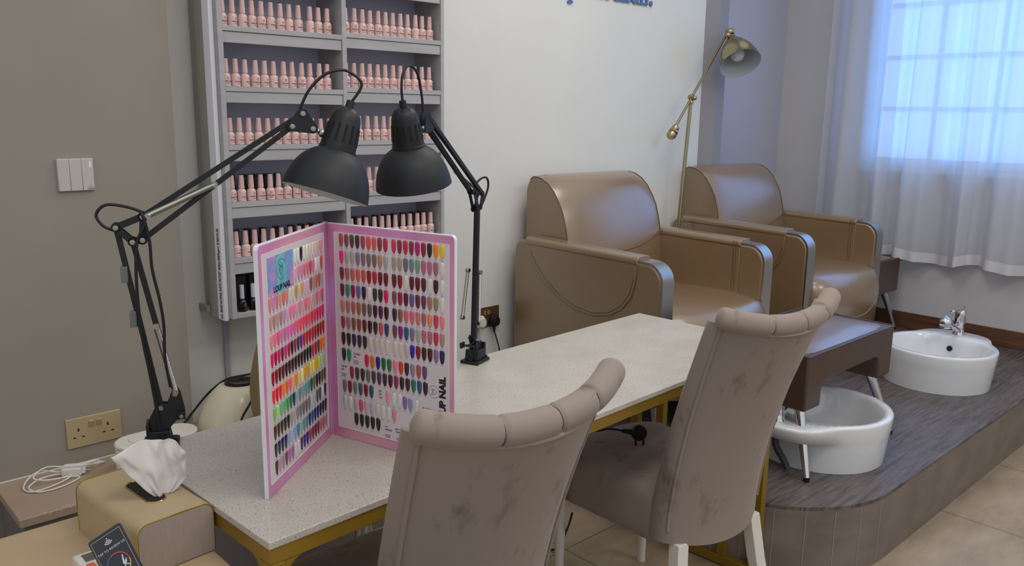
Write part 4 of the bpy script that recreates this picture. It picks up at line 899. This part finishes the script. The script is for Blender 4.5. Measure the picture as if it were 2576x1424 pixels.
# ------------------------------------------------------------------ foot basins with mixer taps
def make_basin():
    t = thing('foot_basin', '', 'basin'); n = 56; V = []
    def bump(a): a = (a+PI) % (2*PI)-PI; return .085*math.exp(-(a/.62)**4)
    prof = [('o', .925, 0, 0), ('o', .93, .01, 0), ('o', .965, .085, 0), ('o', .975, .105, .15), ('o', .985, .118, .8), ('o', 1.0, .158, 1), ('o', .997, .165, 1), ('o', .985, .1695, 1), ('i', 1.04, .1695, 1), ('i', 1.0, .163, 1), ('i', .975, .14, 1), ('i', .92, .08, 1), ('i', .82, .04, 1), ('i', .6, .028, 1), ('i', .12, .024, 1)]
    for kind, s_, z, bk_ in prof:
        for k in range(n):
            a = 2*PI*k/n; Ro = .238+bump(a)*bk_; Ri = min(.206, .170/max(.05, math.cos(a))) if abs((a+PI) % (2*PI)-PI) < 1.2 else .206
            r_ = (Ro if kind == 'o' else Ri)*s_; V.append(Vector((r_*math.cos(a), r_*math.sin(a)*1.0, z)))
    m = MB(); N = len(prof); m.add(V, [(j*n+k, j*n+(k+1) % n, (j+1)*n+(k+1) % n, (j+1)*n+k) for j in range(N-1) for k in range(n)]+[tuple((N-1)*n+k for k in range(n)), tuple(range(n))])
    obj('bowl', m, ceramic, t, angle=70)
    obj('sealant_bead', MB().tube([(.213*math.cos(2*PI*k/40), .213*math.sin(2*PI*k/40), .002) for k in range(40)], .004, 6, closed=True), mat('white_sealant', 'dcdad8', .5), t)
    o = obj('overflow_ring', MB().lathe([(.0075, 0), (.0075, .003), (.0125, .003), (.0125, 0)], (.1600, 0, .118), (-1, 0, .15), 20), mat('black_rubber', '151516', .5), t)
    m = MB()
    for k in range(3):
        a = 2*PI*k/3+.5; m.cyl((.1580, 0, .118), (.1582, .009*math.sin(a), .118+.009*math.cos(a)), .0013, n=6)
    obj('overflow_spoke', m, MATS['black_rubber'], o)
    obj('drain', MB().lathe([(.0001, .0), (.022, 0), (.022, .003), (.0001, .004)], (0, 0, .024), n=20), chrome, t)
    obj('hose', MB().tube(cat_rom([(.272, 0, .12), (.275, .01, .08), (.262, .03, .04), (.262, .05, .012)], 6), .011, 10).tube(cat_rom([(.262, -.03, .12), (.268, -.035, .07), (.258, -.04, .012)], 6), .006, 8), mat('dark_pipe', '2b2b30', .4), t)
    f = obj('mixer_tap', MB().lathe([(.026, 0), (.026, .004), (.0215, .008), (.0205, .05), (.0225, .052), (.0225, .056), (.0215, .058), (.0225, .062), (.0235, .10), (.021, .112), (.012, .120), (.0001, .122)], (.265, 0, .1695), n=24), chrome, t, angle=50)
    obj('spout_arm', MB().tube([(.262, 0, .182), (.16, 0, .226), (.085, 0, .248)], [.0145, .0125, .0125], 16), chrome, f)
    obj('spray_head', MB().lathe([(.0001, .034)]+[(.030*math.sin(a), .030*math.cos(a)) for a in [PI*i/12 for i in range(1, 9)]]+[(.0285, -.022), (.0001, -.022)], (.060, 0, .258), (0, 0, 1), 20), chrome, f, angle=50)
    obj('lever', MB().prism([(.286, -.012), (.286, .012), (.24, .016), (.18, .013), (.135, .009), (.130, 0), (.135, -.009), (.18, -.013), (.24, -.016)], (0, 0, .292), (1, 0, 0), (0, 1, 0), (0, 0, .011)), chrome, f, bevel=.004)
    return t
b1_ = make_basin(); b1_.location = (2.720, 1.286, PZ+.0005); b1_.rotation_euler = (0, 0, math.radians(176)); b1_['label'] = 'near white ceramic foot basin under the footrest stool'; b1_['group'] = 'ceramic foot basins on the platform'
dup(b1_, (3.885, 1.315, PZ+.0005), math.radians(2), 'far white ceramic foot basin with chrome tap, near the window wall', b1_['group'])

# ------------------------------------------------------------------ brass floor lamp
fl = thing('floor_lamp', 'brass floor lamp with round head between the two leather armchairs', 'lamp', (3.40, 2.45, PZ))
def LP(x, z, y=2.45): return (x-3.40, y-2.45, z-PZ)
obj('base', MB().lathe([(.0001, 0), (.055, 0), (.055, .012), (.045, .018), (.012, .024), (.0001, .024)], n=32, sx=1, sy=1), brass, fl)
obj('pole', MB().cyl((0, 0, .02), LP(3.494, 1.455), .0095), brass, fl)
kn = Vector(LP(3.496, 1.468))
obj('pivot_joint', MB().lathe([(.012, -.02), (.014, -.006), (.011, 0), (.016, .008), (.016, .024), (.0001, .03)], kn, (0.05, 0, 1), 16).cyl(kn+Vector((-.03, -.004, .012)), kn+Vector((.03, .004, .012)), .006).ball(kn+Vector((.03, .004, .012)), .010).ball(kn+Vector((0, -.02, .01)), .011), brass, fl)
obj('arm', MB().cyl(LP(3.36, 1.318), LP(3.762, 1.815, 2.435), .0062), mat('aged_brass', '8a7b58', .3, 1), fl)
obj('counterweight', MB().lathe([(.0001, 0), (.017, .0), (.024, .012), (.024, .022), (.017, .026), (.024, .032), (.022, .044), (.015, .048), (.019, .056), (.016, .07), (.0001, .075)], LP(3.34, 1.288), Vector((.432, 0, .504)), 20), brass, fl)
hx = Vector((-.32, -.56, -.76)).normalized(); top = Vector(LP(3.765, 1.785, 2.42))
obj('head_joint', MB().lathe([(.0001, -.004), (.019, 0), (.021, .006), (.021, .016), (.019, .022), (.016, .024), (.016, .03)], top-hx*.034+Vector((0, 0, .006)), hx, 20).cyl(top+Vector((-.035, 0, .0)), top, .009).ball(top+Vector((-.03, 0, .006)), .014), brass, fl)
prof = [(.018, -.004), (.024, .01), (.029, .026), (.031, .03), (.038, .034), (.054, .055), (.070, .082), (.084, .112), (.094, .145), (.100, .178), (.1015, .180), (.0995, .180), (.0925, .145), (.0825, .113), (.0685, .084), (.053, .058), (.030, .040), (.0001, .038)]
sh_ = obj('lamp_shade', MB().lathe(prof[:11], top, hx, 40, cap=False), brass, fl, angle=60)
obj('reflector', MB().lathe(prof[10:], top, hx, 40, cap=False), mat('shade_inside_enamel', 'b4bcc0', .3), sh_)
obj('bulb', MB().ball(top+hx*.118, .036, 20), mat('opal_bulb', 'dcdde2', .25), fl)
obj('bulb_neck', MB().cyl(top+hx*.04, top+hx*.09, .016, .022), mat('opal_bulb_base', 'd0d0d4', .4), fl)

# ------------------------------------------------------------------ things on the ledge
un = thing('nail_dryer_lamp', 'cream dome shaped nail lamp with black vent on top, on the ledge', 'nail lamp', (1.050, 2.290, .3965), math.radians(-12))
crm = mat('cream_gloss_plastic', 'd9cdb0', .25, coat=.3)
m = MB(); V = []; n = 36; pr_ = [(1.0, .0), (1.02, .02), (1.0, .045), (.93, .085), (.80, .125), (.64, .155), (.50, .172), (.46, .174), (.0001, .174)]
for s_, z in pr_:
    for k in range(n): a = 2*PI*k/n; V.append(Vector((.138*s_*math.cos(a), .108*s_*math.sin(a)+(.008*z/.17), z*1.0+.012)))
m.add(V, [(j*n+k, j*n+(k+1) % n, (j+1)*n+(k+1) % n, (j+1)*n+k) for j in range(len(pr_)-1) for k in range(n)]+[tuple(range(n))])
obj('dome', m, crm, un, angle=60)
obj('foot_plate', MB().lathe([(.0001, 0), (.105, 0), (.108, .014), (.0001, .014)], sx=1.05, sy=.92), mat('dryer_base_white', 'cfcac2', .5), un)
obj('vent', MB().lathe([(.0001, .0), (.050, .0), (.050, .004), (.045, .006), (.030, .003), (.0001, .002)], (0, .012, .1865), n=28, sx=1, sy=.85), mat('dark_glass_vent', '16171b', .12), un)
m = MB()
for k in range(24):
    a = PI*1.02+PI*.96*k/23; q = Matrix.Translation((.062*math.cos(a), .012+.053*math.sin(a), .1795)) @ Matrix.Rotation(a, 4, 'Z'); m.box(-.004, .004, -.0009, .0009, -.002, .0025, q)
obj('vent_mark', m, mat('tan_vent_mark', '7d6a4a', .6), un, smooth=False)
m = MB(); m.tube([(-.085+.002*k, -.0805-.0012*k, .052) for k in range(12)], .0012, 6); obj('printed_line', m, MATS['tan_vent_mark'], un)
dc = obj('dryer_cable', MB().tube(cat_rom([(.86, 2.425, .401), (.90, 2.432, .425), (.953, 2.432, .478), (.993, 2.428, .520), (1.025, 2.412, .552), (1.046, 2.385, .574), (1.072, 2.36, .584), (1.109, 2.32, .593), (1.102, 2.26, .594), (1.053, 2.208, .580), (1.014, 2.172, .557), (.979, 2.150, .530), (.966, 2.146, .49), (.975, 2.15, .44), (.99, 2.165, .41), (.95, 2.198, .4005), (.90, 2.21, .4005)], 8), .0034, 8), blackp_m)
tag(dc, 'black cable looping over the cream nail lamp', 'cable')
jc = thing('cable_connector', 'black inline cable connector on the ledge in front of the nail lamp', 'cable', (.965, 2.195, .4045), math.radians(12))
obj('sleeve', MB().tube([(-.035, 0, 0), (-.02, 0, 0), (.02, 0, 0), (.05, 0, 0)], [.004, .0065, .0075, .0075], 12), blackp_m, jc)
obj('cable', MB().tube(cat_rom([(-.03, 0, 0), (-.055, -.004, 0), (-.075, -.02, -.004), (-.075, -.034, -.004)], 6), .003, 8), blackp_m, jc)
rb = obj('red_box', MB().box(0, .05, 0, .03, 0, .022), mat('red_brown_card', '8a4a44', .5), bevel=.002, loc=(1.085, 2.195, .3965)); tag(rb, 'small reddish box on the ledge below the nail lamp', 'box')
wb = thing('sterilizer_case', 'cream white oval plastic case on the ledge behind the left clamp lamp', 'case', (.788, 2.285, .3965), math.radians(2))
def stad(L_, r, k=10): return [(L_/2-r+r*math.cos(a), r*math.sin(a)) for a in [-PI/2+PI*i/k for i in range(k+1)]]+[(-L_/2+r+r*math.cos(a), r*math.sin(a)) for a in [PI/2+PI*i/k for i in range(k+1)]]
pk = mat('warm_white_plastic', 'e6dcd2', .35)
obj('case_body', MB().prism(stad(.222, .056), (0, 0, 0), (1, 0, 0), (0, 1, 0), (0, 0, .080)), pk, wb, bevel=.003, angle=60)
obj('case_lid', MB().prism(stad(.226, .058), (0, 0, .081), (1, 0, 0), (0, 1, 0), (0, 0, .012)), pk, wb, bevel=.005, angle=60)
obj('lid_relief', MB().prism(stad(.15, .032), (0, 0, .093), (1, 0, 0), (0, 1, 0), (0, 0, .003)), pk, wb, bevel=.0028, angle=60)
cg = thing('phone_charger', 'white phone charger with two pin plug and coiled cable on the ledge', 'charger', (.592, 2.385, .3965), math.radians(-28))
wpl = mat('charger_white', 'e4e0da', .4)
obj('charger_body', MB().prism(rrect(.052, .040, .008), (0, 0, 0), (1, 0, 0), (0, 1, 0), (0, 0, .024)), wpl, cg, bevel=.004)
obj('plug_neck', MB().prism([(-.014, -.008), (.014, -.008), (.011, .008), (-.011, .008)], (.025, 0, .012), (0, 1, 0), (0, 0, 1), (.009, 0, 0)), wpl, cg, bevel=.002)
for y in (-.009, .009): obj('pin', MB().cyl((.032, y, .012), (.048, y, .012), .0023), steel, cg)
m = MB(); stroke_mb(m, lambda x, y: (x, y, .0242), [(-.010, -.004), (-.006, .003)], .0012); stroke_mb(m, lambda x, y: (x, y, .0242), [(-.001, 0), (.010, 0)], .0035); obj('printed_mark', m, mat('charger_print', '8d8a86', .5), cg, smooth=False)
ca = thing('charging_cable', 'thin white cable coiled beside the white phone charger', 'cable', (.55, 2.36, .3965))
P = [(.05, .03, .012), (.01, .035, .012), (-.03, .05, .022), (-.065, .035, .014), (-.085, 0, .004), (-.07, -.035, .004), (-.02, -.03, .005), (.03, 0, .006), (.01, .028, .008), (-.04, .02, .012), (-.075, -.01, .008), (-.06, -.045, .004), (-.01, -.05, .004), (.045, -.022, .004), (.03, -.005, .007), (-.03, .0, .012), (-.055, .025, .018), (-.02, .045, .03), (.02, .02, .030), (.06, .0, .029), (.10, .02, .015), (.13, .045, .004), (.12, .055, .004), (.10, .05, .004)]
obj('cord', MB().tube(cat_rom(P, 8), .0021, 8), wpl, ca)
obj('usb_plug', MB().tube([(.075, .06, .006), (.10, .064, .006), (.112, .066, .006)], [.0035, .0055, .0055], 10).box(.112, .124, .062, .070, .0035, .0085), wpl, ca)

# ------------------------------------------------------------------ tissue box, tissue, review card, calculator
TZ = .67
ribg = mat('ribbed_champagne_leather', 'b5a07c', .42, bump=(200, .05)); lin_ = mat('linen_end_panel', 'a3948a', .6, noise=(60, '98897f', .3, .7), stretch=(14, 1, .4))
tbx = thing('tissue_box', 'ribbed champagne tissue box with gold trim on the corner of the desk', 'tissue box', (.388, 1.246, TZ+.0005), math.radians(5))
BW, BL, BH = .128, .232, .088
pr_ = [(0, 0)]+arch(.018, BH-.018, .018, 180, 90, 7)+arch(BW-.018, BH-.018, .018, 90, 0, 7)+[(BW, 0)]
m = MB(); V = []; nr = 37*4+1; nP = len(pr_)
for j in range(nr):
    y = .002+(BL-.004)*j/(nr-1); d = .0007*(1-abs(math.sin(PI*37*j/(nr-1))))
    for x, z in pr_:
        cx, cz = x-BW/2, z-BH*.4; l_ = math.hypot(cx, cz); V.append(Vector((x-cx/l_*d, y, z-(cz/l_*d if z > 0 else 0))))
m.add(V, [(j*nP+i, j*nP+i+1, (j+1)*nP+i+1, (j+1)*nP+i) for j in range(nr-1) for i in range(nP-1)]+[(j*nP+nP-1, j*nP, (j+1)*nP, (j+1)*nP+nP-1) for j in range(nr-1)]+[tuple(range(nP)), tuple((nr-1)*nP+i for i in range(nP))])
obj('ribbed_cover', m, ribg, tbx, angle=60)
for y0, d in ((-.0012, .003), (BL-.002, .003)):
    q = [(BW/2+(x-BW/2)*.965, .0015+z*.965) for x, z in pr_]; obj('end_panel', MB().prism(q, (0, y0, 0), (1, 0, 0), (0, 0, 1), (0, d, 0)), lin_, tbx)
    obj('gold_trim', MB().tube([(BW/2+(x-BW/2)*.985, y0+.001, z*.985+.001) for x, z in pr_], .0014, 6), mat('polished_gold', 'c9ab5c', .15, 1), tbx)
SX, SY = BW*.50+.003, BL*.48
slot = MB(); ov = [(SX+.016*math.cos(a), SY+(.036 if math.sin(a) > 0 else -.036)+.016*math.sin(a)) for a in [2*PI*i/24 for i in range(24)]]
slot.prism(ov, (0, 0, BH-.0006), (1, 0, 0), (0, 1, 0), (0, 0, .0009)); obj('slot_opening', slot, mat('dark_slot', '1d1712', .8), tbx)
obj('slot_rim', MB().tube([(x, y, BH+.0004) for x, y in ov], .0012, 6, closed=True), MATS['polished_gold'], tbx)
tm = bpy.data.materials.new('tissue_paper'); tm.use_nodes = True; n = tm.node_tree.nodes; b = n['Principled BSDF']; b.inputs['Base Color'].default_value = lin('eeeae6'); b.inputs['Roughness'].default_value = .9
tr_ = n.new('ShaderNodeBsdfTranslucent'); tr_.inputs[0].default_value = lin('f2efec'); mx = n.new('ShaderNodeMixShader'); mx.inputs[0].default_value = .3
tm.node_tree.links.new(b.outputs[0], mx.inputs[1]); tm.node_tree.links.new(tr_.outputs[0], mx.inputs[2]); tm.node_tree.links.new(mx.outputs[0], n['Material Output'].inputs[0])
from mathutils import noise
def tis(u, v):
    s_ = -1+2*u; e = v**.85
    wl = .012+.062*e**1.1; wr = .012+.027*min(1, v*3.2)**.7
    x = (wl if s_ < 0 else wr)*s_
    z = .004+(.098-.014*(s_+1)/2)*v-.012*v*max(0, -s_)**3-.010*v*max(0, s_)**4
    y = (.0075*math.sin(3.1*s_+1.6*v)+.0032*math.sin(7.5*s_-3*v+.6)*(1-.3*v)+.0016*math.sin(16*s_+6*v)*(1.2-v))*(.6+.6*v)+.010*v*v*(1-s_*s_)
    q = noise.noise(Vector((s_*2.2, v*2.6, 3.1))); q2 = noise.noise(Vector((s_*4.5+9, v*5, 7.7)))
    return (x+.004*q2*v, y+.016*q*v+.006*q2*v, z+.004*q*v)
ts = obj('tissue', MB().grid(tis, 70, 40), tm, solid=.0005, loc=(.461, 1.330, TZ+BH-.003)); ts.rotation_euler = (0, 0, math.radians(-12))
tag(ts, 'white paper tissue pulled up out of the champagne tissue box', 'tissue')
# card
cu_ = (_r*.815-_d*-.545+_f*.06).normalized(); cv_ = (_r*-.40-_d*.86+_f*.22); cv_ = (cv_-cv_.dot(cu_)*cu_).normalized(); cn_ = cu_.cross(cv_)
cu_ = (_r*.815+(-_d)*.545+_f*.10).normalized(); cv_ = (_r*-.46+(-_d)*.80+_f*.24); cv_ = (cv_-cv_.dot(cu_)*cu_).normalized(); cn_ = cu_.cross(cv_).normalized()
if cn_.dot(_f) > 0: cn_ = -cn_
CC = Vector((.321, 1.252, .755))       # top left corner of the card
CWd, CHt = .054, .100
rc = thing('review_card', 'small black tap to review card leaning in front of the tissue box', 'sign', CC)
Cf = lambda x, y, d=0: cu_*x-cv_*y+cn_*d
m = MB(); P = rrect(CWd, CHt, .004, 5, CWd/2, CHt/2); m.add([Cf(a, b_, 0) for a, b_ in P]+[Cf(a, b_, -.003) for a, b_ in P], [tuple(range(len(P))), tuple(range(len(P), 2*len(P)))]+[(i, (i+1) % len(P), len(P)+(i+1) % len(P), len(P)+i) for i in range(len(P))])
obj('card_body', m, mat('black_gloss_card', '0d0e14', .2, coat=.5), rc, angle=30)
m = MB(); q = .0032
stroke_mb(m, lambda x, y: Cf(x, y, .0003), [(q, q+.002), (CWd-q, q+.002)], .0004); stroke_mb(m, lambda x, y: Cf(x, y, .0003), [(q, q+.002), (q, CHt-q)], .0004); stroke_mb(m, lambda x, y: Cf(x, y, .0003), [(CWd-q, q+.002), (CWd-q, CHt-q)], .0004)
ic = MB(); ring_mb(ic, lambda x, y: Cf(CWd/2+x, .0105-y, .0003), .0, .0010, 12)
for k in range(3): ring_mb(ic, lambda x, y: Cf(CWd/2+x, .0108-y, .0003), .0024+.0025*k, .0013, 10, -PI/2-.85, -PI/2+.85)
wpr = mat('white_print', 'dcdce6', .4)
V, F = text_mb('TAP TO REVIEW US', .0051, 0, lambda x, y, z: Cf(CWd/2+x, .0285-y, .0003)); ic.add(V, F)
stk = MB(); stroke_mb(stk, lambda x, y: Cf(x, y, .0004), [(.033, .057), (.036, .045), (.037, .043), (.035, .055), (.034, .062), (.037, .054), (.040, .051), (.038, .056), (.036, .058), (.041, .062)], .0014)
obj('border_line', m, wpr, rc, smooth=False); obj('printed_words', ic, wpr, rc, smooth=False); obj('script_word', stk, wpr, rc, smooth=False)
for c_, a0, a1 in (('c2475a', 0, 115), ('3f5fb0', 115, 235), ('d9b15a', -45, 0), ('4a9a62', -125, -45)):
    m = MB(); ring_mb(m, lambda x, y: Cf(CWd/2+x, .0535-y, .0004), .0165, .0016, 14, math.radians(a0), math.radians(a1)); obj('coloured_ring', m, mat('ring_'+c_, c_, .4), rc, smooth=False)
# calculator
cl = thing('calculator', 'white desk calculator with grey display half hidden behind the black card', 'calculator', (.320, 1.345, TZ+.0005), math.radians(-88))
cw = mat('calculator_white', 'ded8ce', .4)
obj('case', MB().prism([(0, 0), (.150, 0), (.150, .016), (.02, .026), (.0, .024)], (0, 0, 0), (1, 0, 0), (0, 0, 1), (0, .068, 0)), cw, cl, bevel=.004)
sl = lambda x: .026-(x-.02)*.0077*10/10
obj('display', MB().box(.012, .036, .010, .058, .0235, .0267), mat('lcd_grey', '5a5c50', .2), cl, bevel=.001)
for i in range(3):
    for j in range(4): obj('key', MB().box(.045+.024*i, .060+.024*i, .007+.015*j, .018+.015*j, .018-.0015*i, .0266-.0019*i), mat('orange_key', 'cf6a45', .4) if (i, j) in ((0, 0),) else mat('grey_key', 'a8a29a', .4), cl, bevel=.001)
